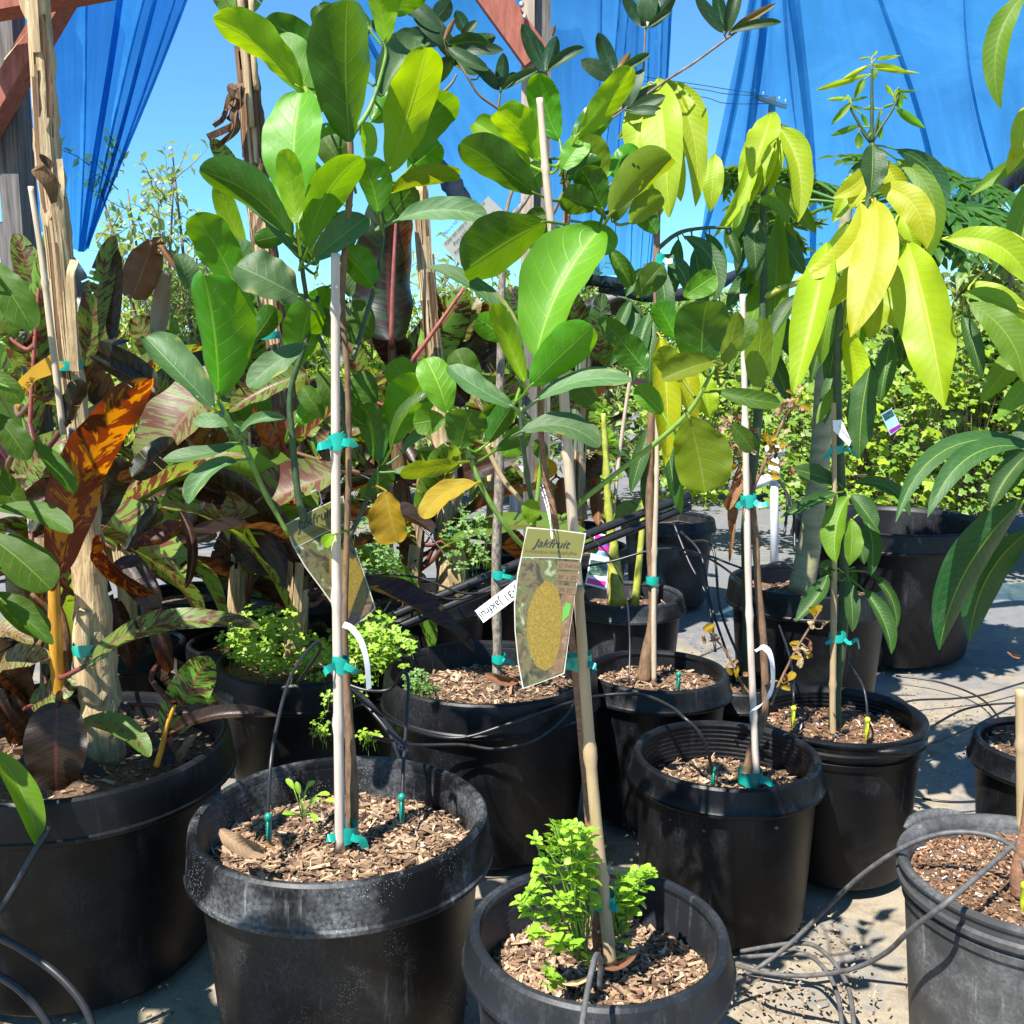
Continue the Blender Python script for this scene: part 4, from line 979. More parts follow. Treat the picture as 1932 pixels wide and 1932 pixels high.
# ---------------------------------------------------------------- two lime mangoes further back
M2 = Plant('mango_tree', 'lime mango crown standing left of the tallest mango in front of the shade cloth', 'mango tree', 'rear_f', Y=3.02, group='mangoes behind the front row')
M2.stem([(1408, 1316), (1410, 1150), (1408, 1000), (1418, 900), (1432, 760), (1440, 560), (1440, 380), (1455, 300), (1460, 215)], [20, 20, 20, 20, 18, 14, 12, 10, 7], 'stem_dark', 'trunk')
M2.stem([(1440, 560), (1500, 535), (1570, 525), (1600, 530)], [14, 12, 9, 6], 'stem_yel')
M2.leaves('''
md 1475 235 1490 300 40 .08 -.2 0
ml 1415 245 1345 450 34 .03 -.2 0 .12
ml 1425 250 1370 440 44 .06 -.2 0 .1
ml 1440 240 1408 390 62 .05 -.2 0
ml 1465 235 1440 380 50 .06 -.2 0
ml 1470 240 1505 420 52 .02 -.3 10 .10
ml 1476 240 1520 350 30 .06 -.3 0 .15
ml 1455 216 1416 336 62 -.05 -.5 0 .05 1 20
ml 1455 260 1430 370 50 .03 -.2 0
mm 1408 370 1385 460 28 .0 -.2 0
mm 1425 375 1490 425 26 -.03 -.3 30 .08
md 1420 400 1428 530 42 .0 -.2 0
mm 1470 400 1455 720 58 .06 -.1 0
mm 1490 420 1475 560 44 .1 -.1 0
md 1395 400 1370 470 30 .05 -.2 10
md 1410 430 1390 520 26 .05 -.2 10
mm 1440 450 1412 560 36 .08 -.1 0
ml 1350 290 1340 400 40 .1 -.2 0
md 1450 420 1520 520 40 .08 -.2 10
mm 1440 520 1410 640 44 .10 -.2 0
md 1450 560 1500 680 40 .10 -.2 0
md 1430 500 1370 580 36 .08 -.2 10
mm 1460 350 1540 440 36 .10 -.2 10
md 1440 640 1400 740 36 .10 -.2 0
md 1450 650 1490 760 36 .12 -.2 0
''', 60)
M3 = Plant('mango_tree', 'lime mango hanging behind the second jackfruit beside the dark leathery branches', 'mango tree', 'cane', Y=2.78, group='mangoes behind the front row')
M3.stem([(1215, 1285), (1222, 1230), (1232, 1150), (1226, 1000), (1228, 820), (1238, 600), (1240, 420), (1248, 280), (1245, 165)], [30, 24, 17, 16, 15, 14, 12, 10, 8], 'bark', 'trunk', 10)
M3.stem([(1240, 470), (1280, 440), (1330, 430), (1380, 430)], [9, 8, 6, 5], 'stem_dark'); M3.stem([(1232, 620), (1190, 570), (1165, 560)], [8, 7, 5], 'stem_dark')
M3.leaves('''
ml 1225 155 1165 262 36 .04 -.2 0 .12
ml 1228 160 1195 312 66 .0 -.5 0 0 1 18
ml 1240 150 1262 410 80 -.03 -.45 0 .04 1 15
ml 1262 150 1312 390 46 .02 -.2 10 .08
ml 1262 155 1325 285 34 .04 -.3 10 .15
my 1240 150 1290 300 46 .05 -.2 0 .1
mm 1232 200 1215 360 46 .08 -.1 0
ml 1260 240 1285 380 46 .06 -.1 0
ml 1250 250 1235 420 60 .08 -.1 0
md 1190 565 1158 640 28 .0 -.2 10
md 1200 570 1150 690 34 .02 -.2 10 .1
md 1225 590 1195 720 38 .0 -.2 10
md 1235 600 1225 730 36 -.02 -.2 10
md 1245 500 1260 640 36 .0 -.2 10
md 1250 480 1300 560 34 .02 -.3 20 .12
md 1290 446 1348 570 40 -.02 -.3 20 .2
md 1310 470 1328 590 40 .03 -.2 10
md 1330 440 1360 540 30 .05 -.2 10 .1
mm 1340 450 1345 540 32 .06 -.2 0
md 1280 450 1270 560 30 .05 -.2 10
md 1370 430 1395 500 28 .02 -.2 10
md 1230 800 1190 930 34 .03 -.2 10
md 1250 790 1275 960 36 .03 -.2 10
md 1238 830 1216 960 30 .05 -.1 10
mm 1260 870 1285 970 26 .04 -.2 10
my 1245 634 1258 866 74 -.12 -.1 0 .03
my 1285 640 1312 800 50 -.06 -.1 0
my 1275 690 1255 880 40 -.04 -.1 0
ml 1325 700 1340 790 46 .0 -.1 0
md 1215 505 1180 560 26 .04 -.2 10
''', 60)
# ---------------------------------------------------------------- dark leathery tree in the J-31 pot
SP = Plant('leathery_leaved_tree', 'thin tree with grey flecked trunk and dark leathery leaf rosettes against the cloth', 'tree', 'j31', Y=2.66)
SP.stem([(938, 1315), (938, 1200), (936, 1050), (942, 900), (944, 700), (947, 540), (958, 430), (990, 380), (1020, 330, .04)], [17, 18, 18, 19, 16, 14, 12, 9, 7], 'bark_gray', 'trunk', 10, jitter=.1)
SP.stem([(945, 600, .05), (955, 400, .15), (1000, 280, .2), (1030, 150, .2)], [8, 7, 6, 4], 'twig', 'branch')
SP.stem([(1000, 280, .2), (975, 230, .2), (940, 205, .18), (905, 180, .16), (885, 150, .15), (860, 110, .15)], [6, 6, 6, 5, 5, 4], 'twig')
SP.stem([(940, 205, .18), (943, 185, .18), (945, 165, .18)], [5, 4, 4], 'twig')
SP.stem([(820, 190, .15), (850, 160, .15), (862, 140, .15)], [6, 5, 4], 'twig'); SP.stem([(740, 60, .15), (720, 40, .15), (735, 10, .15)], [5, 4, 3], 'twig')
SP.stem([(1035, 420, .1), (1080, 330, .08), (1130, 240, .05), (1165, 210, .05), (1210, 185, .05), (1260, 150, .05), (1310, 118, .05), (1355, 85, .05), (1390, 60, .05)], [8, 7, 6, 6, 6, 5, 5, 5, 4], 'twig')
SP.stem([(1200, 190, .05), (1213, 140, .05), (1216, 90, .05), (1218, 50, .05)], [5, 5, 4, 4], 'twig')
SP.stem([(1135, 235, .05), (1160, 220, .04), (1185, 200, .04)], [5, 4, 3], 'twig'); SP.stem([(1372, 75, .05), (1365, 62, .05)], [4, 3], 'twig')
SP.stem([(1130, 240, .05), (1150, 170, .05), (1160, 140, .05)], [5, 4, 3], 'twig')
SP.leaves('''
sp 860 110 815 40 44 .15 0 0
sp 850 90 780 20 40 .16 0 20
sp 830 60 770 5 36 .15 .1 20
sp 840 75 760 62 36 .15 .1 10
sp 800 70 742 75 34 .15 0 20
sp 870 80 900 40 22 .15 0 20
br 838 75 858 34 13 .13 0 0
sp 845 85 920 80 34 .14 -.1 -30
jg 850 95 922 82 30 .14 0 -40
sp 845 90 922 132 30 .12 -.1 30 -.1
sp 860 95 950 95 26 .15 0 20
sp 870 80 935 68 22 .16 0 10
sp 860 115 935 70 26 .17 0 0
sp 815 160 855 108 34 .15 -.2 -20
sp 820 155 822 105 24 .16 0 0
sp 850 110 905 140 28 .16 0 20
sp 943 170 900 125 26 .18 0 20
sp 945 170 950 100 30 .17 0 0
sp 947 170 1015 132 24 .16 0 20
sp 947 170 975 138 20 .16 0 20
sp 905 135 870 120 26 .17 0 0
sp 1028 135 985 45 34 .2 0 0
sp 1030 135 1050 68 34 .18 0 0
br 1040 70 1048 46 12 .2 0 0
sp 1032 133 1102 90 26 .18 0 20
sp 1030 130 1010 70 26 .2 0 0
sp 1218 52 1175 -10 24 .05 0 10
sp 1220 50 1222 -30 40 .05 0 0
sp 1222 50 1275 -15 36 .04 0 0
sp 1222 52 1266 22 20 .04 0 20
sp 1160 140 1128 62 34 .05 0 0
sp 1155 150 1096 115 34 .04 -.2 30
br 1165 135 1190 98 16 .05 0 0
sp 1170 135 1226 102 24 .05 0 10
sp 1160 145 1140 120 24 .06 0 0
sp 1180 205 1170 155 24 .04 0 20
sp 1182 205 1212 130 28 .04 .1 20
sp 1185 208 1256 182 24 .03 -.1 20
sp 1186 212 1258 215 20 .03 -.2 30
sp 1180 205 1240 160 22 .05 0 0
sp 1165 205 1140 175 22 .05 0 20
sp 1366 62 1312 -10 24 .05 0 10
sp 1365 60 1350 -25 28 .05 0 0
sp 1370 62 1392 -20 34 .04 0 0
br 1375 60 1466 6 18 .05 0 10
sp 1378 60 1474 42 20 .03 -.1 20
sp 1370 58 1340 20 22 .06 0 0
sp 1390 45 1440 25 14 .06 0 0
sp 820 40 850 0 36 .2 0 0
sp 790 30 760 -20 40 .2 0 0
sp 740 60 700 40 30 .2 0 0
sp 880 60 860 20 30 .2 0 0
''', 50, pr=.002)
# ---------------------------------------------------------------- dying shrub
DS = Plant('dying_shrub', 'nearly bare shrub with curled orange dead leaves tied to a bleached stake', 'shrub', 'dying', Y=2.27)
DS.stem([(1404, 1480), (1418, 1420), (1442, 1340), (1440, 1220), (1430, 1100), (1424, 1000), (1416, 930), (1408, 880)], [22, 19, 17, 16, 14, 13, 12, 11], 'bark', 'trunk', 9, jitter=.1)
DS.stem([(1418, 925), (1440, 880), (1462, 830), (1480, 790), (1500, 755)], [9, 8, 7, 6, 4], 'bark'); DS.stem([(1410, 880), (1395, 840), (1375, 800), (1362, 785)], [8, 7, 5, 4], 'bark')
DS.stem([(1455, 1330), (1470, 1290), (1500, 1230), (1530, 1180), (1545, 1155)], [6, 5, 5, 4, 3], 'bark'); DS.stem([(1440, 1335), (1400, 1290), (1370, 1230), (1335, 1190)], [5, 5, 4, 3], 'bark')
DS.stem([(1395, 840), (1372, 860, -.01), (1380, 815, -.01)], [5, 4, 3], 'bark')
rr = random.Random(4); rows = []
for (cx, cy, n_, sp_) in ((1395, 830, 8, 22), (1462, 835, 10, 22), (1490, 760, 10, 20), (1470, 885, 6, 20), (1385, 870, 7, 22), (1450, 850, 5, 20), (1510, 1225, 8, 20), (1540, 1175, 5, 15), (1345, 1195, 5, 18), (1480, 1290, 4, 15), (1385, 1270, 4, 18), (1375, 800, 5, 14)):
    for k in range(n_):
        x, y = cx + rr.uniform(-sp_, sp_), cy + rr.uniform(-sp_, sp_); a = rr.uniform(0, 6.28); L = rr.uniform(12, 24)
        rows.append('%s %d %d %d %d %d %.2f 0 %d' % (rr.choice(['dt', 'jo', 'dd', 'dt', 'jo']), x, y, x + L * math.cos(a), y + L * math.sin(a), rr.uniform(9, 17), rr.uniform(-.03, .02), rr.uniform(-30, 40)))
DS.leaves('\n'.join(rows), 40, pr=.001)
DS.leaves('dd 1400 905 1370 960 34 .02 0 0\ndd 1395 880 1378 1000 26 .03 0 0\ndd 1388 960 1376 1060 16 .03 0 0', 30)
# ---------------------------------------------------------------- papaya with the smooth trunk
PA = Plant('papaya_tree', 'papaya with thick smooth pale trunk and dark lobed leaves behind the mangoes', 'papaya tree', 'papaya', Y=3.38)
PA.stem([(1510, 1120), (1530, 1010), (1548, 850), (1555, 700), (1570, 560), (1590, 450), (1600, 370)], [50, 43, 37, 32, 27, 24, 20], 'smooth_trunk', 'trunk', 14, jitter=.02)
def papaya_leaf(cu, cv, size, Y, yaw, dip, seed):
    r = random.Random(seed); mb = MB(); c = P(cu, cv, Y); m = mpp(c); S = size * m
    nrm = (Vector((math.sin(yaw) * dip, -math.cos(yaw) * dip, 1))).normalized(); ax = Vector((math.cos(yaw), math.sin(yaw), 0)); ax = (ax - nrm * ax.dot(nrm)).normalized(); ay = nrm.cross(ax)
    def lobe(o, d, L, w, depth):
        side = nrm.cross(d).normalized(); k = len(mb.v); N = 5; mb.v.append(o.copy())
        mids = [o + d * (L * i / N) - nrm * (L * .25 * (i / N) ** 2) for i in range(N + 1)]
        ws = [.35, .8, 1.0, .75, .45, .02]
        for i in range(1, N + 1):
            hw = w * ws[i] * .5; mb.v += [mids[i] + side * hw + nrm * hw * .25, mids[i], mids[i] - side * hw + nrm * hw * .25]
        for i in range(N):
            if i == 0: mb.face([k, k + 2, k + 1], [(.5, 0), (.5, .2), (1, .2)]); mb.face([k, k + 3, k + 2], [(.5, 0), (0, .2), (.5, .2)])
            else:
                a = k + 1 + (i - 1) * 3; mb.face([a, a + 1, a + 4, a + 3], [(1, .5), (.5, .5), (.5, .6), (1, .6)]); mb.face([a + 1, a + 2, a + 5, a + 4], [(.5, .5), (0, .5), (0, .6), (.5, .6)])
        if depth:
            for i, sg in ((1, 1), (2, -1), (2, 1), (3, -1), (3, 1), (4, -1)):
                dd = (d + side * sg * r.uniform(.7, 1.1)).normalized(); lobe(mids[i], dd, L * r.uniform(.26, .42), w * .5, 0)
    for k in range(9):
        a = (k - 4) * .62; d = ax * math.cos(a) + ay * math.sin(a); lobe(c, (d - nrm * .12).normalized(), S * (.55 if abs(k - 4) > 2 else .5) * r.uniform(.85, 1.1), S * .17, 1)
    mb.tube([c, (c + P(1600, 390, PA.Y)) / 2 + Vector((0, 0, .02)), P(1600, 385, PA.Y)], .006, 6, n=4)
    mb.build('leaf', M['fol_papaya'], PA.t)
for k, (cu, cv, sz, dy, yaw, dip) in enumerate(((1500, 330, 150, .25, 2.4, .3), (1440, 390, 150, .1, 2.9, .5), (1560, 350, 160, .35, 1.8, .3), (1740, 360, 260, .0, .2, .5), (1820, 390, 260, .1, -.1, .5), (1760, 310, 230, .35, .6, .3), (1700, 430, 220, -.1, -.3, .6), (1480, 430, 150, -.05, 3.3, .6),
      (1380, 330, 120, .3, 2.8, .4), (1850, 340, 200, .3, .3, .4), (1660, 300, 180, .4, 1.2, .4), (1790, 440, 200, 0, -.3, .6))):
    papaya_leaf(cu, cv, sz, PA.Y + dy, yaw, dip, 40 + k)
# ---------------------------------------------------------------- knobbly yellow stem with tufts, and thin stems in the same pot
DR = Plant('stubby_stem_plant', 'knobbly yellow stem with tiny green tufts holding the pink and white tag', 'plant', 'dragon', Y=3.75)
DR.stem([(1165, 1140), (1158, 1060), (1148, 960), (1143, 860), (1138, 780)], [30, 22, 14, 12, 9], 'stem_yel', 'trunk', 9, jitter=.16, knots=4)
DR.stem([(1198, 1140), (1206, 1060), (1214, 960), (1216, 900)], [16, 13, 10, 8], 'stem_yel', 'trunk')
rows = []
for (cx, cy) in ((1140, 785), (1146, 830), (1150, 905), (1150, 985), (1140, 770), (1155, 940), (1135, 800)):
    for k in range(7):
        a = rr.uniform(0, 6.28); rows.append('jy %d %d %d %d %d 0 0 %d' % (cx, cy, cx + 18 * math.cos(a), cy + 14 * math.sin(a) - 4, rr.uniform(5, 9), rr.uniform(-20, 40)))
DR.leaves('\n'.join(rows), 30, pr=.001)
# ================================================================ bananas
def strips(mb, pts, width, n, r, mat=0):      # torn dry sheath fibres, and dark strips that stand in for shadow
    sp = smooth(pts, 8)
    for k in range(n):
        i0 = r.randrange(0, max(1, len(sp) - 9)); i1 = min(len(sp) - 1, i0 + r.randint(6, 18)); a = r.uniform(-2.6, -.4)
        off = Vector((math.cos(a), math.sin(a), 0)) * width * .5
        seq = [p + off * (1.0 + .18 * (j / max(1, i1 - i0)) ** 3 * r.random()) for j, p in enumerate(sp[i0:i1:3])]
        if len(seq) < 3: continue
        mb.ribbon(seq, width * r.uniform(.12, .4), Vector((-math.sin(a), math.cos(a), 0)), mat, 3, r.uniform(-.3, .3))
def stalk(pl, pts, w, mat, seed, n=26, name='pseudostem', dark='straw_d'):
    r = random.Random(seed); W = pl.pts(pts); sp = smooth(W, 8); ww = w if isinstance(w, list) else [w]
    rad = [mpp(p) * lerpl(ww, i / (len(sp) - 1)) / 2 * r.uniform(.93, 1.07) for i, p in enumerate(sp)]
    mb = MB(); mb.tube(sp, rad, 14, raw=True, jitter=.10)
    strips(mb, W, 2 * rad[len(rad) // 2] * 1.03, n, r); strips(mb, W, 2 * rad[len(rad) // 2] * 1.05, n // 3, r, 1)  # on straw stalks the second pass lays dark strips as painted shadow
    return mb.build(name, [M[mat], M[dark]], pl.t)
Z = Plant('banana_plant', 'striped banana with a tall dry straw coloured stalk in the broad pot at left', 'banana plant', 'zebrina', Y=2.12, group='banana plants')
stalk(Z, [(72, -40), (84, 150), (92, 300), (112, 460), (128, 640), (148, 800), (158, 950), (172, 1120), (186, 1290), (200, 1440)], [34, 44, 50, 48, 42, 44, 58, 66, 72, 84], 'straw', 1, 60)
mb = MB(); mb.ribbon([P(88, 18, 2.1), P(60, 50, 2.06), P(30, 85, 2.04), P(8, 112, 2.03)], .016, Vector((1, 0, 1)), 0); mb.ribbon([P(78, 60, 2.1), P(50, 20, 2.1), P(40, -20, 2.1)], .018, Vector((1, 0, .3)), 0)
mb.build('broken_leaf_stub', M['straw'], Z.t)
mb = MB(); mb.ribbon([P(95, 320, 2.06), P(75, 305, 2.05), P(72, 318, 2.04), P(95, 345, 2.05), P(110, 380, 2.07)], .03, Vector((.5, 0, 1)), 0, 5); mb.build('broken_leaf_stub', M['straw_d'], Z.t)
mb = MB(); mb.ribbon([P(112, 300, 2.07), P(116, 350, 2.06), P(112, 390, 2.07)], .012, Vector((1, 0, 0)), 0, 5); mb.ribbon([P(140, 490, 2.08), P(132, 540, 2.06), P(140, 700, 2.08)], .018, Vector((1, 0, 0)), 0, 5); mb.build('broken_leaf_stub', M['straw'], Z.t)
Z.stem([(165, 1150, -.03), (158, 1200, -.03), (170, 1300, -.03), (195, 1320, -.02)], [34, 40, 44, 40], 'straw', 'cut_stump', 12, False)
Z.stem([(100, 1080, -.06), (104, 1180, -.05), (112, 1300, -.03), (140, 1450, 0)], [20, 24, 26, 30], 'petiole_or', 'sucker_stem', 10)
Z.stem([(100, 1450, .0), (112, 1330, -.02), (120, 1200, 0), (90, 1100, .02)], [44, 36, 26, 16], 'straw_d', 'sucker_stem', 10)
Z.stem([(320, 1430, -.05), (318, 1380, -.06), (305, 1340, -.06)], [12, 12, 9], 'petiole_red', 'sucker_stem', 8); Z.stem([(295, 1445, -.12), (305, 1410, -.12), (315, 1370, -.12), (330, 1330, -.12)], [12, 11, 9, 7], 'petiole_or', 'sucker_stem')
Z.stem([(30, 1400, .05), (60, 1250, .05), (100, 1170, .03), (60, 1120, 0)], [18, 16, 12, 8], 'straw_d', 'sucker_stem', 8)
Z.stem([(55, 820, .05), (62, 700, .05), (72, 560, .05), (85, 470, .06)], [9, 8, 7, 5], 'petiole_red', 'petiole', 8)
Z.leaves('''
bo 112 1082 284 716 96 -.16 -.2 -25 .03 .35
bd 125 800 165 722 52 -.12 -.2 -20
bv 58 830 88 440 74 .06 -.1 0
bv 158 690 216 446 56 .10 .1 10
bd 210 640 222 470 34 .08 0 0
bg 20 640 -40 560 70 .05 -.2 30
bv 100 740 10 640 80 .10 -.2 35
bp 30 760 110 640 60 .12 0 20
bd 30 620 100 500 80 .16 -.1 0
bd 300 732 158 648 52 .12 -.1 -20
bd 290 740 170 672 36 .10 -.1 -10
bd 90 690 130 590 60 .18 0 0
bv 40 910 130 820 60 .08 -.2 35
bp 20 890 140 880 70 .12 -.1 40
bd 240 1040 300 960 60 .10 -.2 0
bd 130 920 40 960 60 .06 -.3 20
bd 150 1050 60 860 100 .16 -.1 -10
bd 60 1220 30 1060 90 .12 -.1 -10
bd 170 1000 240 870 70 .16 -.1 -10
bo 345 990 258 1030 66 .02 -.2 -20 .12 1.7
bd 340 965 350 1110 44 .0 -.2 0 .12 1.7
bo 190 1010 290 1120 74 -.06 -.2 -15 -.12 1.7
bd 230 1050 298 1150 60 -.05 -.2 0
bo 110 1085 78 1100 40 -.10 0 -20
bo 70 1180 80 1070 30 .0 0 -20
bd 30 1330 -30 1200 80 .05 -.2 20
bp 0 1260 95 1240 50 -.02 -.3 40
bp -30 1190 62 1215 40 -.05 -.3 40
bd 90 1280 100 1200 40 .0 0 0
bv 158 1258 490 1184 46 -.10 .1 35 .06
bv 312 1385 392 1238 80 -.10 -.1 5
bd 108 1325 106 1492 112 -.24 -.15 5
bg 152 1365 282 1428 46 -.14 -.3 35 .1
bd 325 1382 522 1350 34 -.12 -.1 30
bd 318 1348 452 1350 28 -.10 -.1 30
dt 330 1450 372 1385 26 -.05 0 20
dt 20 1440 60 1420 30 .0 0 30
bd 250 1330 200 1390 50 .0 -.2 20
bd 30 1400 -20 1300 70 .02 -.2 20
bd 215 1130 250 1260 50 .08 0 0
bv 90 620 30 440 60 .12 0 10
bd 250 900 330 830 60 .14 0 0
bd 300 1250 380 1330 60 .10 -.2 10
bd 60 1010 130 900 80 .12 0 0
bv 60 1330 150 1290 50 -.02 -.2 30
bd 20 1480 90 1400 60 -.1 -.1 10
bd 280 1120 320 1270 44 .08 0 0
bd 240 1400 330 1440 44 -.06 -.2 30
bd 120 1440 200 1490 50 -.1 -.1 30
''', 90, pr=.006)
# second banana, dry stem behind the first jackfruit
B2 = Plant('banana_plant', 'banana with brown fibrous stem rising to the top edge behind the taller jackfruit', 'banana plant', 'rear_c', Y=3.75, group='banana plants')
stalk(B2, [(452, -60), (462, 60), (474, 180), (480, 270), (492, 400), (512, 560), (530, 700), (548, 850), (560, 1000), (570, 1100)], [24, 34, 38, 44, 48, 46, 48, 54, 60, 66], 'straw_d', 5, 40, dark='straw')
mb = MB(); mb.tube([P(452, -20, 3.69), P(464, 110, 3.68), P(474, 240, 3.69)], .012, 8, n=5); mb.tube([P(474, -10, 3.69), P(478, 100, 3.68), P(484, 170, 3.69)], .010, 8, n=5); mb.build('petiole', M['straw'], B2.t)
q = random.Random(8)
for k in range(9):
    x0, y0 = 450 + q.uniform(-12, 14), 170 + q.uniform(-20, 30); mb = MB()
    mb.ribbon([P(x0, y0, 3.66), P(x0 - q.uniform(2, 18), y0 + q.uniform(5, 30), 3.64), P(x0 - q.uniform(0, 22), y0 + q.uniform(30, 60), 3.65), P(x0 - q.uniform(8, 52), y0 + q.uniform(55, 85), 3.66)], q.uniform(.012, .03), Vector((1, 0, q.uniform(-1, 1))), 0, 6, q.uniform(-2, 2)); mb.build('dead_sheath', M['straw_d'], B2.t)
B2.nodes = [(475, 60, P(475, 60, 3.75)), (490, 400, P(490, 400, 3.75)), (520, 600, P(520, 600, 3.75)), (545, 850, P(545, 850, 3.75)), (555, 960, P(555, 960, 3.75))]
B2.leaves('''
bg 452 32 398 -30 40 -.02 -.2 0
bg 462 20 500 -60 50 .0 0 0
bv 446 340 397 262 40 .05 -.1 0 -.05
dd 288 458 250 562 84 -.1 -.1 0
dd 305 455 262 470 40 -.08 0 0
dt 310 515 296 650 50 -.06 0 0
dd 300 460 345 520 30 -.07 0 0
bp 440 700 268 930 112 -.82 -.2 50 .03
bp 640 890 418 972 92 -.75 -.1 40 .08
bv 580 705 432 776 54 -.6 -.2 35
bn 532 905 478 768 42 -.6 -.1 -20
bn 540 880 520 770 26 -.6 -.1 -20
bv 340 720 215 760 50 .1 -.1 35
bd 440 940 330 900 60 -.5 0 0
bd 545 1060 440 1005 46 -.7 -.1 -10 .2
bd 560 1010 530 1060 34 .02 0 0
bv 470 1060 425 930 36 .2 0 10
bd 620 720 560 800 60 .15 0 0
bd 470 960 400 1080 50 .1 0 0
bd 380 960 330 1060 60 .2 0 0
bg 470 1070 440 960 40 .25 0 0
bp 410 1010 360 1020 30 .2 0 30
''', 110, pr=.006)
mb = MB(); mb.tube([P(385, 745, 2.90), P(350, 800, 2.88), P(300, 860, 2.86), P(240, 935, 2.84)], .007, 8, n=5); mb.build('midrib', M['petiole_red'], B2.t)
# third banana with the dark maroon sail leaf
B3 = Plant('banana_plant', 'banana with one huge dark maroon leaf and tan stalk between the two jackfruits', 'banana plant', 'banana2', Y=3.66, group='banana plants')
stalk(B3, [(795, 350), (802, 480), (815, 620), (828, 760), (838, 880), (848, 1000), (852, 1120)], [24, 26, 28, 34, 46, 52, 60], 'straw', 9, 40)
B3.stem([(775, 1130), (768, 1000), (755, 900), (745, 760), (738, 640)], [40, 34, 30, 24, 14], 'straw_d', 'sucker_stem', 10)
B3.stem([(738, 650, -.12), (742, 520, -.14), (749, 385, -.14)], [10, 8, 5], 'petiole_red', 'midrib', 8, False)
B3.stem([(740, 725, -.05), (800, 650, -.06), (875, 545, -.06)], [10, 9, 6], 'petiole_red', 'midrib', 8, False)
B3.leaves('''
bd 740 640 748 372 150 -.10 -.1 -15 0 .4
bo 725 540 700 420 30 .04 0 -30
bv 742 735 882 545 96 .0 -.1 10
bd 760 700 700 560 70 .05 0 0
bo 690 640 682 545 30 .0 0 -30
bd 830 720 930 600 70 .02 -.1 0
bo 905 700 930 560 44 .06 0 -30
bv 870 640 900 560 50 .04 0 10
bd 900 690 960 650 60 .08 0 0
bv 690 740 640 600 60 .1 0 10
bp 712 800 600 840 70 .08 -.1 40
bp 850 870 790 790 60 .05 -.2 35
bv 700 560 640 500 50 .12 0 0
bd 880 760 820 700 60 .1 0 0
bo 810 545 840 610 34 .02 0 0
bd 660 690 640 560 60 .15 0 -10
bd 860 900 980 860 40 .05 -.2 10
''', 90, pr=.006)
B3.leaves('dd 1060 1010 1060 900 40 .35 0 0\ndt 870 1130 850 1060 30 -.05 0 0', 10)
# fourth banana, far behind the second jackfruit
B4 = Plant('banana_plant', 'far banana with tan split stalk and red and yellow leaf behind the shorter jackfruit', 'banana plant', 'rear_e', Y=4.6, group='banana plants')
stalk(B4, [(1105, 610), (1100, 700), (1092, 800), (1088, 900), (1090, 980)], [20, 28, 30, 32, 36], 'straw', 11, 26)
B4.leaves('''
bv 1130 680 1136 555 50 -.06 0 5
bg 1140 690 1160 610 40 -.04 0 0
bv 1100 620 1060 540 50 .05 0 10
bo 1075 660 1050 570 30 .0 0 -20
bd 1180 560 1100 590 60 .1 0 0
bd 1060 720 1020 600 50 .1 0 0
bd 1090 940 1130 860 50 .05 0 -10
dd 1130 990 1125 900 50 -.1 0 0
dd 1150 1000 1160 930 40 -.1 0 0
bd 1120 700 1180 620 60 .1 0 0
bg 1215 950 1150 985 36 -.2 -.1 35
bv 1000 640 960 540 60 .1 0 5
bv 980 690 1010 590 50 .12 0 5
''', 80, pr=.005)
B5 = Plant('banana_plant', 'low dark striped banana in the shade at the rear left', 'banana plant', 'rear_d', Y=3.75, group='banana plants')
stalk(B5, [(345, 700), (340, 820), (332, 920), (328, 1010)], [24, 30, 36, 44], 'straw_d', 13, 20)
B5.leaves('''
bv 340 720 250 600 80 .05 -.1 15
bv 330 760 220 700 80 .0 -.2 30
bd 350 740 420 640 80 .05 -.1 0
bv 345 720 400 820 70 -.05 -.2 30
bg 335 740 300 580 70 .1 0 0
bd 335 840 250 900 60 -.05 -.2 20
bv 340 820 430 860 60 -.05 -.2 30
bd 300 900 200 860 70 .0 -.1 10
bd 400 700 470 600 70 .1 0 0
bv 230 700 120 560 80 .15 0 10
bd 180 660 120 480 70 .2 0 0
bg 150 700 60 520 60 .2 0 10
''', 100, pr=.006)
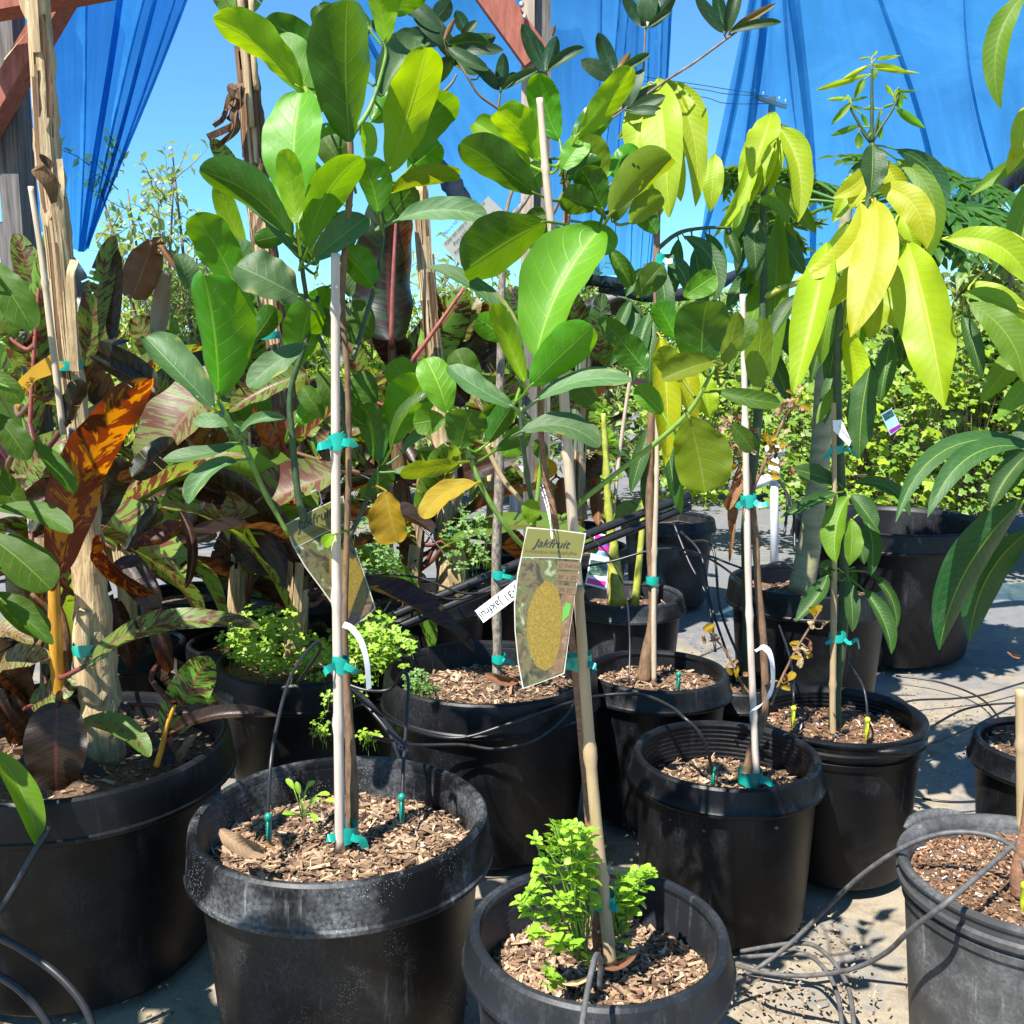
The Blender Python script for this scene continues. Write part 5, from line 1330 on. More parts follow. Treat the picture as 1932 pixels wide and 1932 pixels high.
# plant whose pot stands beyond the left edge
LG = Plant('broadleaf_plant', 'green leafed plant reaching in from the left edge in front of the dry stalk', 'plant', 'leftoff', Y=1.85)
LG.stem([(-360, 1580), (-220, 1350), (-80, 1150), (-60, 950), (-70, 700), (-80, 500)], [30, 26, 22, 18, 14, 10], 'bark', 'trunk')
for k in ([(-70, 1000), (-40, 990), (-10, 985)], [(-65, 850), (-30, 800), (-8, 785)], [(-75, 600), (-50, 540), (-25, 490)], [(-90, 1250), (-50, 1330), (-10, 1400)]): LG.stem(k, [9, 7, 5], 'stem_green')
LG.leaves('''
jd -25 488 62 622 66 .05 -.1 10
jb -20 520 50 560 40 .1 0 0
jd -10 782 52 868 52 -.05 -.2 20
jd 60 832 142 930 38 .02 -.2 20
jd -20 1012 96 1112 88 .0 -.2 25
jd -12 962 136 1006 42 -.02 -.3 30 .1
jd -20 880 40 960 60 .06 -.1 0
jd -10 700 40 760 40 .1 0 0
jd -10 1120 90 1200 60 .05 -.2 10
jd 0 1130 100 1215 30 .0 -.2 10
mm -14 1415 72 1602 62 -.12 -.15 10 .06
jg -60 900 -160 800 120 0 -.2 10
jg -80 560 -180 440 120 -.05 0 10
jd -60 700 -170 620 110 -.1 0 30
jg -70 480 -60 330 100 -.1 -.4 20
jd -80 520 -20 400 60 -.2 .5 30
jd -60 1050 -180 1000 110 -.1 -.2 30
jg -80 600 -150 520 110 -.3 -.3 40
jd -90 1250 -190 1200 120 -.2 -.2 40
jd -60 900 -110 1000 100 -.3 -.5 40
jg -100 700 -200 720 120 -.4 -.3 45
jd -90 560 -60 640 90 -.45 -.6 50
jg -110 760 -70 860 90 -.45 -.6 50
''', 90, pr=.004)

r_ = random.Random(21)      # added leaves outside the frame towards the sun, placed to shade the left pot
lc = LG.c; k = 0
while k < 42:
    y = .75 + 1.05 * r_.random(); x = -.8 * y - .15 - .75 * r_.random(); b0 = Vector((x, y, .85 + .85 * r_.random())); a = r_.uniform(0, 6.28); L = r_.uniform(.2, .34)
    d = Vector((math.cos(a), math.sin(a), r_.uniform(-.5, .4))).normalized(); e_ = b0 + d * L
    if e_.x > -.82 * e_.y - .1: continue
    k += 1; mb = MB(); mb.leaf(b0, e_, L * .55, Vector((0, 0, 1)), .08, .2, .03, 'obov', 12, 3, 0, 0, 0, k)
    mb.tube([b0, b0.lerp(Vector((lc.x, lc.y - .2, b0.z - .15)), .5), Vector((lc.x + .1, lc.y, b0.z - .3))], .003, 5, n=3); mb.build('leaf', M['jg'], LG.t)
# full banana plants filling the beds behind: broad arching leaves round a dark stem
def big_banana(u, Y, hgt, n, label, seed, kinds, L0=.62, key=None):
    r = random.Random(seed); x = P(u, 660, Y).x; c = Vector((x, Y, 0)); pt = POTS[key] if key else pot('fill%d' % seed, 0, 0, .18, .34, 'black pot under the ' + label[0], soil=.05, center=c, group='pots of the filling bananas')
    t = thing('banana_plant', label[1], 'banana plant', Vector((x, Y, pt['z'])), 'banana plants'); top = c + Vector((r.uniform(-.05, .05), r.uniform(-.05, .05), hgt))
    mb = MB(); mb.tube([c + Vector((0, 0, pt['z'])), c + Vector((0, 0, hgt * .5)), top], [.045, .035, .018], 12, n=5, jitter=.08); strips(mb, [c + Vector((0, 0, pt['z'])), c + Vector((0, 0, hgt * .6)), top], .07, 14, r, 1); mb.build('pseudostem', [M['straw_d'], M['straw']], t)
    for k in range(n):
        a = k * 2.4 + r.uniform(-.4, .4); up = r.uniform(.1, 1.5) if k % 3 else r.uniform(-.7, .1); h = Vector((math.cos(a), math.sin(a) * .8, 0)); z0 = hgt * r.uniform(.55, 1.0); s0 = c.lerp(top, z0 / hgt); s0.z = z0
        L = L0 * r.uniform(.6, 1.15); d = (h + Vector((0, 0, up))).normalized(); p0 = s0 + (d + Vector((0, 0, .6))).normalized() * L * .22; p1 = p0 + (d - Vector((0, 0, .25))).normalized() * L; kd = r.choice(kinds)
        if p1.y < 1.9: continue
        mb = MB(); nrm = (Vector((0, 0, 1)) - h * up * .8 + rvec(r) * .3).normalized()
        mb.leaf(p0, p1, L * r.uniform(.26, .36), nrm, r.uniform(.05, .2), r.uniform(.15, .5), r.uniform(.02, .05), 'ban', 64, 6, r.uniform(-.06, .06), 0, r.uniform(-.2, .7), k + seed, .05)
        mb.tube([s0, s0.lerp(p0, .6) + Vector((0, 0, -.01)), p0, p0.lerp(p1, .1)], [.010, .007, .005], 7, n=3); mb.build('leaf', M[kd], t)
K1 = ['bv', 'bd', 'bp', 'bg', 'bv', 'bd', 'bg']
for q in ((60, 2.75, .95, 11, ('striped banana between the grey post and the dry stalk', 'leafy striped banana filling the gap behind the dry stalk at the left edge'), 101, K1), (215, 3.3, .9, 12, ('low striped banana right of the dry stalk', 'leafy dark banana between the dry stalk and the hanging brown dead leaf'), 102, K1),
          (430, 3.32, .80, 12, ('shaded banana left of the tilted picture tag', 'leafy shaded banana under the pink striped leaves'), 103, K1), (600, 4.75, 1.05, 12, ('striped banana behind the taller jackfruit stake', 'leafy striped banana behind the taller jackfruit stake'), 104, K1),
          (720, 4.3, 1.05, 12, ('banana behind the dark maroon sail leaf', 'leafy banana behind the dark maroon sail leaf'), 105, K1), (930, 4.9, 1.02, 12, ('banana behind the grey flecked trunk', 'leafy banana behind the grey flecked trunk'), 106, ['bv', 'bg', 'bd', 'bv']),
          (-90, 3.4, 1.1, 11, ('banana behind the left grey post', 'leafy striped banana cut off by the left edge behind the grey post'), 107, K1), (1090, 5.6, .95, 10, ('banana far behind the stubby yellow stem', 'leafy striped banana far behind the stubby yellow stem'), 108, ['bv', 'bg', 'bd']), (480, 4.4, .95, 12, ('rear banana behind the brown fibrous stem', 'leafy striped banana in the rear behind the brown fibrous stem'), 109, K1), (770, 3.60, .85, 11, ('low banana behind the lower jackfruit leaves', 'low dark leafed banana between the two jackfruits behind the yellow leaf'), 110, ['bd', 'bv', 'bd', 'bg'], .5, 'banana2'), (540, 2.92, .74, 10, ('low banana behind the clover', 'low dark leafed banana standing behind the clover'), 111, ['bd', 'bv', 'bd', 'bg'], .5, 'clover')):
    big_banana(*q)
# ================================================================ stakes and ties
def cane(name, pts, Y, w, mat, label, nodes=(), cat='stake', base=None):
    sp = smooth([P(u, v, Y + (q[0] if q else 0)) for u, v, *q in pts], 14); N = len(sp); ww = w if isinstance(w, list) else [w]
    rad = []
    for i, p in enumerate(sp):
        q = mpp(p) * lerpl(ww, i / (N - 1)) / 2
        for nv in nodes:
            if abs(i / (N - 1) - nv) < .55 / N: q *= 1.28
        rad.append(q)
    mb = MB(); mb.tube(sp, rad, 10, raw=True, jitter=.02); return tag(mb.build(name, M[mat]), label, cat, 'stakes')
cane('bamboo_stake', [(633, 478), (633, 700), (634, 1000), (638, 1300), (642, 1605)], 1.755, [17, 17, 18, 19, 20], 'bamboo_w', 'pale bamboo stake tied along the taller jackfruit trunk', (.13, .38, .6, .8))
cane('bamboo_stake', [(1018, 185), (1032, 350), (1045, 480), (1062, 720), (1078, 950), (1092, 1130, .03), (1120, 1480, .06)], 1.52, [13, 15, 16, 20, 20, 20, 18], 'bamboo', 'long grey bamboo stake leaning behind the large bright leaf of the shorter jackfruit', (.13, .42, .6))
cane('bamboo_stake', [(1092, 1105), (1100, 1250), (1120, 1500), (1138, 1680), (1152, 1815)], 1.475, [17, 20, 22, 24, 24], 'bamboo_y', 'stout tan bamboo stake standing in the lower foreground pot', (.02, .42, .72))
cane('bamboo_stake', [(1401, 555), (1406, 800), (1412, 1100), (1422, 1350), (1428, 1485)], 2.235, [11, 12, 13, 13, 14], 'bamboo_w', 'bleached bamboo stake beside the dying shrub', (.25, .55, .75))
cane('bamboo_stake', [(1573, 760), (1574, 950), (1573, 1150), (1571, 1320), (1572, 1385)], 2.455, [9, 10, 12, 12, 12], 'bamboo_y', 'orange tan bamboo stake along the tall lime mango stem', (.3, .7))
cane('bamboo_stake', [(1240, 700), (1239, 900), (1234, 1080), (1234, 1290)], 2.76, [9, 9, 10, 10], 'bamboo', 'thin stake tied to the mango trunk behind the hanging jackfruit tag', (.3, .6))
cane('bamboo_stake', [(1196, 670), (1176, 800), (1160, 940), (1150, 1060), (1148, 1130)], 3.78, [7, 7, 7, 7], 'bamboo', 'thin slanting cane behind the knobbly yellow stem', (.4,))
cane('bamboo_stake', [(58, 352), (78, 480), (98, 640), (120, 820)], 2.0, [11, 12, 13, 13], 'bamboo', 'brown cane leaning against the dry banana stalk at left', (.45,))
cane('wooden_stick', [(916, 840), (950, 905), (985, 945)], 1.6, [9, 10, 8], 'bamboo_y', 'short broken orange stick wedged in front of the grey trunk', ())
def tie(u, v, Y, w, label, tilt=0, tails=1, h=16, seed=0):
    r = random.Random(seed + int(u)); c = P(u, v, Y); m = mpp(c); mb = MB(); N = 20; rx = w * m / 2; k0 = 0
    for i in range(N):
        th = 2 * math.pi * i / N; dz = math.tan(R(tilt)) * math.cos(th) * rx; hh = h * m / 2 * (1 + .15 * math.sin(3 * th))
        o = Vector((math.cos(th) * rx, math.sin(th) * rx * .9, dz)); o2 = o * 1.04
        mb.v += [c + o + Vector((0, 0, hh)), c + o2 + Vector((0, 0, .1 * hh)), c + o - Vector((0, 0, hh))]
    for i in range(N):
        a, b = 3 * i, 3 * ((i + 1) % N); mb.face([a, a + 1, b + 1, b]); mb.face([a + 1, a + 2, b + 2, b + 1])
    for k in range(tails):
        s = 1 if k % 2 == 0 else -1; p0 = c + Vector((rx * .55 * s, -rx * .80, 0)); L = r.uniform(12, 26) * m
        mb.ribbon([p0, p0 + Vector((s * L * .4, -.006, r.uniform(-.3, .2) * L)), p0 + Vector((s * L * .9, -.010, r.uniform(-.6, .1) * L)), p0 + Vector((s * L * 1.2, -.006, r.uniform(-1, -.3) * L))], h * m * .5, Vector((.1, .3, 1)), 0, 5, r.uniform(-1.2, 1.2))
    return tag(mb.build('plant_tie', M['tape']), label, 'plant tie', 'teal tape ties')
tie(638, 832, 1.757, 36, 'bright teal tape knotted high round the taller jackfruit stake', 8, 2, 30)
tie(643, 1252, 1.757, 32, 'teal tape with hanging ends round the taller jackfruit stake above the pot', -15, 2, 30)
tie(653, 1570, 1.77, 46, 'teal tape at the foot of the taller jackfruit over the bark chips', 5, 2, 30)
tie(1093, 1247, 1.49, 46, 'teal tape joining the tan bamboo stake and the shorter jackfruit below the hanging tag', 8, 2, 26)
tie(1136, 1697, 1.485, 48, 'teal tape round the stake beside the bright green weed', -6, 2, 28)
tie(1412, 944, 2.24, 30, 'teal tape round the dying shrub and its bleached stake high up', 0, 2, 22)
tie(1415, 1465, 2.245, 46, 'teal tape at the foot of the dying shrub', 0, 1, 26)
tie(1579, 848, 2.465, 24, 'teal tape with raised end high on the lime mango stem', 10, 2, 14)
tie(1580, 1202, 2.465, 32, 'teal tape low on the lime mango stem above the ribbed pot', 5, 2, 14)
tie(941, 1084, 2.65, 24, 'teal tape on the grey flecked trunk beside the white J-31 label', 0, 1, 16)
tie(941, 1242, 2.65, 26, 'teal tape low on the grey flecked trunk near its soil', 0, 1, 16)
tie(1231, 1094, 2.765, 24, 'dark teal tape on the mango trunk above the light bark soil', 0, 0, 16)
tie(128, 690, 2.11, 52, 'teal tape round the dry banana stalk beside the yellow ribbon', 0, 0, 16)
tie(176, 1220, 2.07, 74, 'teal tape round the dry banana stalk and cut stump', 4, 1, 22)
tie(846, 1008, 3.65, 56, 'dark teal tape round the tan banana stalk behind the yellowing leaves', 0, 0, 20)
tie(1245, 490, 2.78, 20, 'small teal tape on the dark mango stem near the hanging dark leaves', 0, 1, 20)
tie(505, 632, 3.72, 50, 'small teal tape on the brown fibrous banana stem', 0, 0, 16)
# ================================================================ cards and writing
def text(body, o, ex, ey, size, mat, parent, shear=0, align='CENTER', name='lettering'):
    cu = bpy.data.curves.new('lettering', 'FONT'); cu.body = body; cu.size = 1; cu.shear = shear; cu.align_x = align; cu.align_y = 'CENTER'; cu.resolution_u = 3
    tmp = bpy.data.objects.new('lettering', cu); scene.collection.objects.link(tmp)
    dg = bpy.context.evaluated_depsgraph_get(); me = bpy.data.meshes.new_from_object(tmp.evaluated_get(dg))
    bpy.data.objects.remove(tmp); bpy.data.curves.remove(cu)
    ez = ex.cross(ey)
    for v in me.vertices: v.co = o + ex * (v.co.x * size) + ey * (v.co.y * size) + ez * .0008
    me.materials.clear(); me.materials.append(M[mat]); ob = bpy.data.objects.new(name, me); scene.collection.objects.link(ob); attach(ob, parent); return ob
def slab(pts3, n, th, mat, parent, name, m2=None, crown=0):
    mb = MB(); N = len(pts3); c = sum(pts3, Vector()) / N
    mb.v = [p + n * th for p in pts3] + [p.copy() for p in pts3] + [c + n * (th + crown), c.copy()]
    L = [(p - c) for p in pts3]; e1 = L[0].normalized(); e2 = n.cross(e1); W = max(l.length for l in L)
    uvf = lambda p: (.5 + (p - c).dot(e1) / W * .5, .5 + (p - c).dot(e2) / W * .5)
    for i in range(N):
        j = (i + 1) % N
        mb.face([i, j, 2 * N], [uvf(pts3[i]), uvf(pts3[j]), (.5, .5)]); mb.face([N + j, N + i, 2 * N + 1]); mb.face([i, N + i, N + j, j])
    return mb.build(name, mat if not isinstance(mat, str) else M[mat], parent, False)
class Card:
    def __init__(s, name, label, outline, Y, mat, cat='plant tag', tilt=0, group='plant labels', top=None, th=.0006):
        u0 = sum(p[0] for p in outline) / len(outline); v0 = sum(p[1] for p in outline) / len(outline); c = P(u0, v0, Y)
        s.n = (CAM - c).normalized(); s.n = (Quaternion(Vector((0, 0, 1)), R(tilt)) @ s.n); s.c = c
        s.t = thing(name, label, cat, c, group); s.last = None; slab([s.pt(*p) for p in outline], s.n, th, mat, s.t, 'card'); s.th = th
    def pt(s, u, v):
        d = ray(u, v); k = (s.c - CAM).dot(s.n) / d.dot(s.n); return CAM + d * k
    def patch(s, outline, mat, name, lift=.0006, th=.0003, crown=0):
        par = s.t if lift < .0008 or not s.last else s.last
        o = slab([s.pt(*p) + s.n * (s.th + lift - .0004) for p in outline], s.n, th, mat, par, name, crown=crown)
        if lift < .0008: s.last = o
        return o
    def text(s, body, u, v, ang, h, mat, shear=0, lift=.0014):
        o = s.pt(u, v) + s.n * lift; a = R(ang); ex = (s.pt(u + 10 * math.cos(a), v - 10 * math.sin(a)) - s.pt(u, v)).normalized(); ey = s.n.cross(ex)
        return text(body, o, ex, ey, h * mpp(o), mat, s.t, shear)
    def string(s, pts, r=.0008, mat='white'):
        mb = MB(); mb.tube([P(u, v, y) for u, v, y in pts], r, 5, n=5); mb.build('hanging_loop', M[mat], s.t)
def ell(cu, cv, a, b, ang=0, n=28): return [(cu + a * math.cos(t) * math.cos(R(ang)) - b * math.sin(t) * math.sin(R(ang)), cv + a * math.cos(t) * math.sin(R(ang)) + b * math.sin(t) * math.cos(R(ang))) for t in [2 * math.pi * i / n for i in range(n)]][::-1]
def blotch(name, stops, scale=7, rough=.3):
    m, nt, out = mk(name); uv = nd(nt, 'UVMap').outputs[0]
    c = ramp(nt, ntex(nt, uv, scale, 5, .6, 1.0), stops); pr = nd(nt, 'BsdfPrincipled', {}, Base_Color=c, Roughness=rough); nt.links.new(pr.outputs[0], out.inputs[0]); return m
M['tag_head'] = plain('olive_tag_header', (.13, .125, .022), .3, .08, 10, bumps=0)
M['card_edge'] = plain('pale_card_edge', (.42, .41, .33), .4, .1, 10, bumps=0); M['tag_photo'] = blotch('printed_foliage_picture', [(.3, (.015, .018, .006)), (.45, (.06, .05, .02)), (.52, (.12, .09, .035)), (.58, (.05, .08, .015)), (.7, (.30, .28, .18))], 9)
M['tag_trunk'] = blotch('printed_bark_picture', [(.3, (.09, .05, .02)), (.6, (.17, .10, .05)), (.75, (.24, .18, .10))], 12)
M['tag_fruit'] = blotch('printed_fruit_picture', [(.38, (.13, .085, .006)), (.5, (.17, .115, .008)), (.62, (.22, .155, .014))], 46)
M['tag_panel'] = plain('brown_tag_panel', (.14, .09, .04), .35, .1, 10, bumps=0)
M['tag_leaf'] = plain('printed_green', (.08, .25, .03), .35, .2, 20, bumps=0)
M['magenta'] = plain('magenta_print', (.70, .02, .32), .35, .1, 10, bumps=0); M['sky_print'] = plain('blue_print', (.25, .45, .75), .35, .2, 20, bumps=0); M['purple'] = plain('purple_print', (.25, .08, .45), .35, .2, 20, bumps=0)
M['tag_dark'] = blotch('dark_printed_picture', [(.3, (.01, .02, .02)), (.5, (.05, .10, .07)), (.7, (.25, .35, .3))], 8)
M['yellow_tape'] = plain('ochre_ribbon', (.62, .33, .015), .4, .1, 20, bumps=.05); M['gray_card'] = plain('grey_label_card', (.36, .37, .33), .5, .08, 10, bumps=.05)  # ochre for the ribbon, one even grey for the label card
c = Card('plant_tag', 'hanging picture tag with a jackfruit photo seen full face before the tan bamboo stake', [(994, 994), (1050, 999), (1106, 1006), (1100, 1040), (1095, 1064), (1084, 1130), (1074, 1200), (1065, 1271), (1025, 1286), (986, 1300), (977, 1250), (971, 1190), (970, 1140), (976, 1080), (986, 1035)][::-1], 1.43, 'card_edge', tilt=-6)
c.patch([(996, 997), (1050, 1001), (1103, 1008), (1098, 1040), (1095, 1054), (1040, 1051), (985, 1050), (988, 1030)][::-1], 'tag_head', 'header')
c.patch([(985, 1052), (1040, 1053), (1094, 1056), (1083, 1130), (1073, 1200), (1063, 1269), (1025, 1284), (988, 1297), (979, 1250), (973, 1190), (972, 1140), (978, 1085)][::-1], M['tag_photo'], 'printed_picture')
c.patch([(1060, 1120), (1086, 1105), (1081, 1140), (1071, 1205), (1062, 1267), (1040, 1276), (1050, 1220)][::-1], M['tag_trunk'], 'printed_trunk', .0009)
c.patch([(1028, 1096), (1040, 1097), (1054, 1115), (1060, 1150), (1060, 1190), (1055, 1225), (1045, 1255), (1030, 1266), (1012, 1258), (1000, 1230), (993, 1190), (997, 1150), (1010, 1115)][::-1], M['tag_fruit'], 'printed_fruit', .0012, crown=.0010)
c.patch([(1068, 1135), (1078, 1140), (1074, 1160), (1060, 1175), (1062, 1150)][::-1], 'tag_leaf', 'printed_leaf', .0015)
for k, (v, s_) in enumerate(((1067, ''), (1088, "30' x 25'"), (1112, '30-32\u00b0'))):
    c.patch([(1052 - k * 2, v - 9), (1096 - k * 3, v - 6), (1092 - k * 3, v + 10), (1050 - k * 2, v + 7)][::-1], 'tag_panel', 'info_panel', .0012)
    if s_: c.text(s_, 1071 - k * 2, v + .5, -4, 11, 'ink_brown', .2, .0022)
    else: c.text('\u2600 Full Sun', 1073, v, -4, 9, 'ink_brown', .1, .0022)
c.text('Jakfruit', 1040, 1026, -3, 23, 'ink', .45); c.text('Artocarpus heterophyllus', 1039, 1041, -3, 9.5, 'ink_brown', .1)
c.string([(1024, 915, 1.53), (1036, 960, 1.44), (1040, 1012, 1.428), (1042, 1008, 1.428), (1032, 960, 1.46), (1020, 920, 1.53)])
c = Card('plant_tag', 'tilted picture tag with a jackfruit photo partly behind the pale stake', [(537, 990), (590, 962), (648, 935), (654, 980), (668, 1030), (690, 1090), (709, 1148), (690, 1166), (664, 1184), (640, 1160), (605, 1110), (575, 1070), (552, 1030)][::-1], 1.83, 'card_edge', tilt=8)
c.patch([(539, 991), (590, 964), (646, 938), (654, 985), (605, 1008), (556, 1032)][::-1], 'tag_head', 'header')
c.patch([(557, 1034), (605, 1010), (655, 988), (668, 1032), (689, 1092), (706, 1147), (688, 1164), (665, 1181), (642, 1158), (607, 1109), (577, 1069)][::-1], M['tag_photo'], 'printed_picture')
c.patch(ell(656, 1092, 30, 66, -18), M['tag_fruit'], 'printed_fruit', .0012, crown=.001); c.patch([(640, 1150), (700, 1140), (704, 1147), (665, 1180)][::-1], M['tag_trunk'], 'printed_trunk', .0012)
c.text('Jakfruit', 592, 980, 25, 25, 'ink', .45); c.text('Artocarpus heterophyllus', 605, 997, 25, 9.5, 'ink_brown', .1)
c.string([(585, 930, 1.84), (600, 925, 1.82), (606, 950, 1.815), (590, 964, 1.822)])
c = Card('plant_label', 'white J-31 label strip slanting beside the grey flecked trunk', [(896, 1152), (973, 1094), (975, 1128), (912, 1175)][::-1], 2.55, 'white', 'label')
c.text('J-31 Jakfruit', 938, 1139, 216, 20, 'ink', 0); c.text('Artocarpus heterophyllus', 932, 1129, 216, 8.5, 'ink_gray', 0)
c = Card('plant_tag', 'pink and white printed tag leaning on the knobbly yellow stem', [(1122, 1004), (1152, 1011), (1144, 1113), (1104, 1102)][::-1], 3.62, 'white')
c.patch([(1123, 1008), (1150, 1013), (1149, 1042), (1120, 1037)][::-1], 'magenta', 'pink_panel'); c.patch(ell(1138, 1025, 9, 9), 'purple', 'printed_emblem', .0012); c.patch(ell(1142, 1023, 4, 4), 'yellow_tape', 'printed_emblem', .0018)
c.patch([(1119, 1038), (1149, 1043), (1148, 1050), (1118, 1046)][::-1], 'sky_print', 'blue_strip'); c.patch([(1114, 1056), (1146, 1060), (1145, 1088), (1110, 1084)][::-1], M['tag_dark'], 'printed_picture'); c.patch([(1109, 1090), (1144, 1097), (1142, 1108), (1106, 1100)][::-1], 'magenta', 'pink_band')
c = Card('plant_tag', 'pink tipped tag hanging in the shade among the rear bananas', [(388, 868), (428, 872), (418, 966), (384, 958)][::-1], 3.3, 'white'); c.patch([(390, 872), (426, 876), (424, 890), (389, 888)][::-1], 'magenta', 'pink_panel'); c.patch([(387, 945), (419, 950), (417, 962), (386, 956)][::-1], 'magenta', 'pink_band'); c.patch([(388, 892), (423, 895), (420, 942), (386, 940)][::-1], M['tag_dark'], 'printed_picture')
c = Card('plant_tag', 'small pink printed tag in the vines of the back row', [(1662, 782), (1682, 770), (1701, 806), (1680, 822)][::-1], 5.2, 'white'); c.patch([(1664, 783), (1682, 772), (1688, 784), (1670, 795)][::-1], M['tag_dark'], 'printed_picture'); c.patch([(1677, 812), (1698, 800), (1700, 806), (1681, 819)][::-1], 'magenta', 'pink_band')
c = Card('plant_label', 'grey label card behind the dark round leaf near the middle post', [(834, 462), (921, 370), (964, 412), (874, 506)][::-1], 2.5, 'gray_card', 'label')
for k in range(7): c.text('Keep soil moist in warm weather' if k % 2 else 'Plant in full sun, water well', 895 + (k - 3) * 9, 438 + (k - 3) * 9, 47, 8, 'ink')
c = Card('seed_tag', 'small tag with dark picture and white foot tied to the dry banana stalk', [(130, 806), (154, 812), (150, 902), (122, 890)][::-1], 2.02, 'white', 'plant tag'); c.patch([(131, 810), (152, 815), (149, 858), (126, 852)][::-1], M['tag_dark'], 'printed_picture')
for k, s_ in enumerate(('Tropical Banana', 'Musa sp.', 'Product of farm')): c.text(s_, 137, 870 + 7 * k, -14, 6, 'ink_gray')
c = Card('name_ribbon', 'ochre yellow ribbon marked ZEBRINA hanging from the dry banana stalk', [(96, 668), (122, 690), (100, 706), (70, 716), (50, 740), (34, 770), (21, 746), (36, 716), (64, 690)][::-1], 2.02, 'yellow_tape', 'ribbon')
for k, ch in enumerate('ZEBRINA'): c.text(ch, 33 + k * 4.6, 753 - k * 6.2, 54, 14, 'ink', .1)
c = Card('plant_label', 'small white wrap label on the lime mango stem', [(1571, 793), (1588, 792), (1606, 832), (1602, 842), (1586, 826), (1572, 812)][::-1], 2.42, 'white', 'label')
for k in range(3): c.text('Mango grafted', 1592 + k * 3, 818 + k * 4 - 4, -50, 5, 'ink_gray')
def strip(pts, Y, w, label, wd):
    mb = MB(); mb.ribbon([P(u, v, Y + (q[0] if q else 0)) for u, v, *q in pts], w * mpp(P(pts[0][0], pts[0][1], Y)), wd, 0, 8); return tag(mb.build('label_strip', M['white']), label, 'label', 'plant labels')
strip([(648, 1178), (664, 1186), (682, 1212), (692, 1250), (696, 1300)], 1.72, 12, 'white curved label strip hanging beside the taller jackfruit stake', Vector((.5, .5, .5)))
strip([(1425, 1228), (1440, 1222), (1452, 1232), (1458, 1262), (1456, 1300), (1440, 1325, -.02), (1416, 1344, -.03)], 2.2, 15, 'white label strip looped round the dying shrub', Vector((.6, .6, .3)))
# ================================================================ drip tubes and pipes
def hose(pts, label, r=.0036, mat='hose', n=7, cat='drip tube', name='drip_tube'):
    mb = MB(); mb.tube(pts, r, 8, n=n); return tag(mb.build(name, M[mat]), label, cat, 'irrigation tubes')
def emitter(u, v, Y, mat, label):
    p = P(u, v, Y); t = thing('drip_emitter', label, 'drip emitter', p, 'drip emitters')
    mb = MB(); mb.lathe([(0, -.035), (.004, -.03), (.0055, -.01), (.0055, .014), (.007, .016), (.007, .022), (.003, .026), (0, .026)], p, 10); mb.build('body', M[mat], t); bo_ = t.children[0]
    mb = MB(); mb.box(p + Vector((0, -.006, -.006)), Vector((.0012, 0, 0)), Vector((0, .002, 0)), Vector((0, 0, .018)), 0); mb.build('fin', M[mat], bo_)
PP = lambda *a: [P(*q) for q in a]
hose(PP((505, 1560, 1.72), (510, 1450, 1.75), (522, 1370, 1.82), (545, 1285, 1.92), (575, 1235, 2.0), (598, 1212, 2.05), (604, 1225, 2.08), (585, 1255, 2.12), (560, 1290, 2.16)), 'black drip tube arching into the left of the largest foreground pot')
hose(PP((758, 1515, 1.82), (762, 1430, 1.9), (768, 1340, 2.0), (770, 1285, 2.06), (760, 1268, 2.08), (735, 1300, 2.1), (690, 1302, 2.1), (640, 1285, 2.12)), 'black drip tube dropping into the right of the largest foreground pot')
emitter(507, 1560, 1.715, 'emit_t', 'teal emitter in the shaded left of the largest foreground pot'); emitter(758, 1522, 1.81, 'emit_t', 'teal emitter in the sunlit right of the largest foreground pot')
hose(PP((1092, 1990, 1.14), (1100, 1920, 1.2), (1112, 1850, 1.25), (1122, 1808, 1.285), (1128, 1802, 1.30), (1133, 1815, 1.32), (1131, 1862, 1.335)), 'grey tube hooked over the front rim of the lower foreground pot', .004, 'hose_gray')
GG = lambda *a: [G(*q) for q in a]
hose(GG((1990, 1530, .47), (1931, 1578, .45), (1860, 1640, .44), (1788, 1701, .42), (1718, 1755, .33), (1671, 1798, .24), (1608, 1828, .17), (1521, 1841, .12), (1438, 1835, .10), (1385, 1821, .08), (1330, 1820, .06)), 'lower grey tube sweeping from the corner pot towards the lower foreground pot', .0046, 'hose_gray')
hose(GG((1360, 1862, .05), (1385, 1850, .05), (1438, 1821, .07), (1501, 1771, .13), (1565, 1708, .22), (1621, 1655, .31), (1688, 1608, .39), (1755, 1578, .44), (1821, 1570, .46), (1881, 1581, .46), (1921, 1608, .44), (1935, 1640, .42)), 'upper grey tube arching from the ground onto the corner pot soil', .0046, 'hose_gray')
hose(GG((1398, 1795, .06), (1455, 1785, .09), (1500, 1780, .11), (1538, 1785, .12), (1575, 1818, .12), (1601, 1865, .11), (1611, 1932, .10), (1612, 1990, .08)), 'outer grey tube loop on the sandy ground at bottom right', .0046, 'hose_gray')
hose(GG((1398, 1806, .05), (1475, 1801, .08), (1525, 1803, .09), (1561, 1835, .10), (1581, 1881, .09), (1588, 1932, .08), (1590, 1990, .07)), 'inner grey tube loop on the sandy ground at bottom right', .0046, 'hose_gray')
hose(PP((654, 1295, 2.2), (700, 1335, 2.24), (744, 1365, 2.29), (817, 1388, 2.33), (877, 1391, 2.33), (944, 1371, 2.33), (1011, 1348, 2.35), (1077, 1325, 2.42), (1144, 1311, 2.45), (1211, 1311, 2.4), (1261, 1331, 2.3), (1287, 1351, 2.2), (1318, 1380, 2.18), (1336, 1420, 2.18), (1343, 1460, 2.2)), 'upper black tube slung across the wide J-31 pot into the dying shrub pot', .004)
hose(PP((700, 1390, 2.2), (774, 1405, 2.3), (871, 1405, 2.33), (937, 1413, 2.33), (1011, 1395, 2.34), (1061, 1358, 2.38), (1085, 1325, 2.42)), 'lower black tube sagging across the wide J-31 pot', .004)
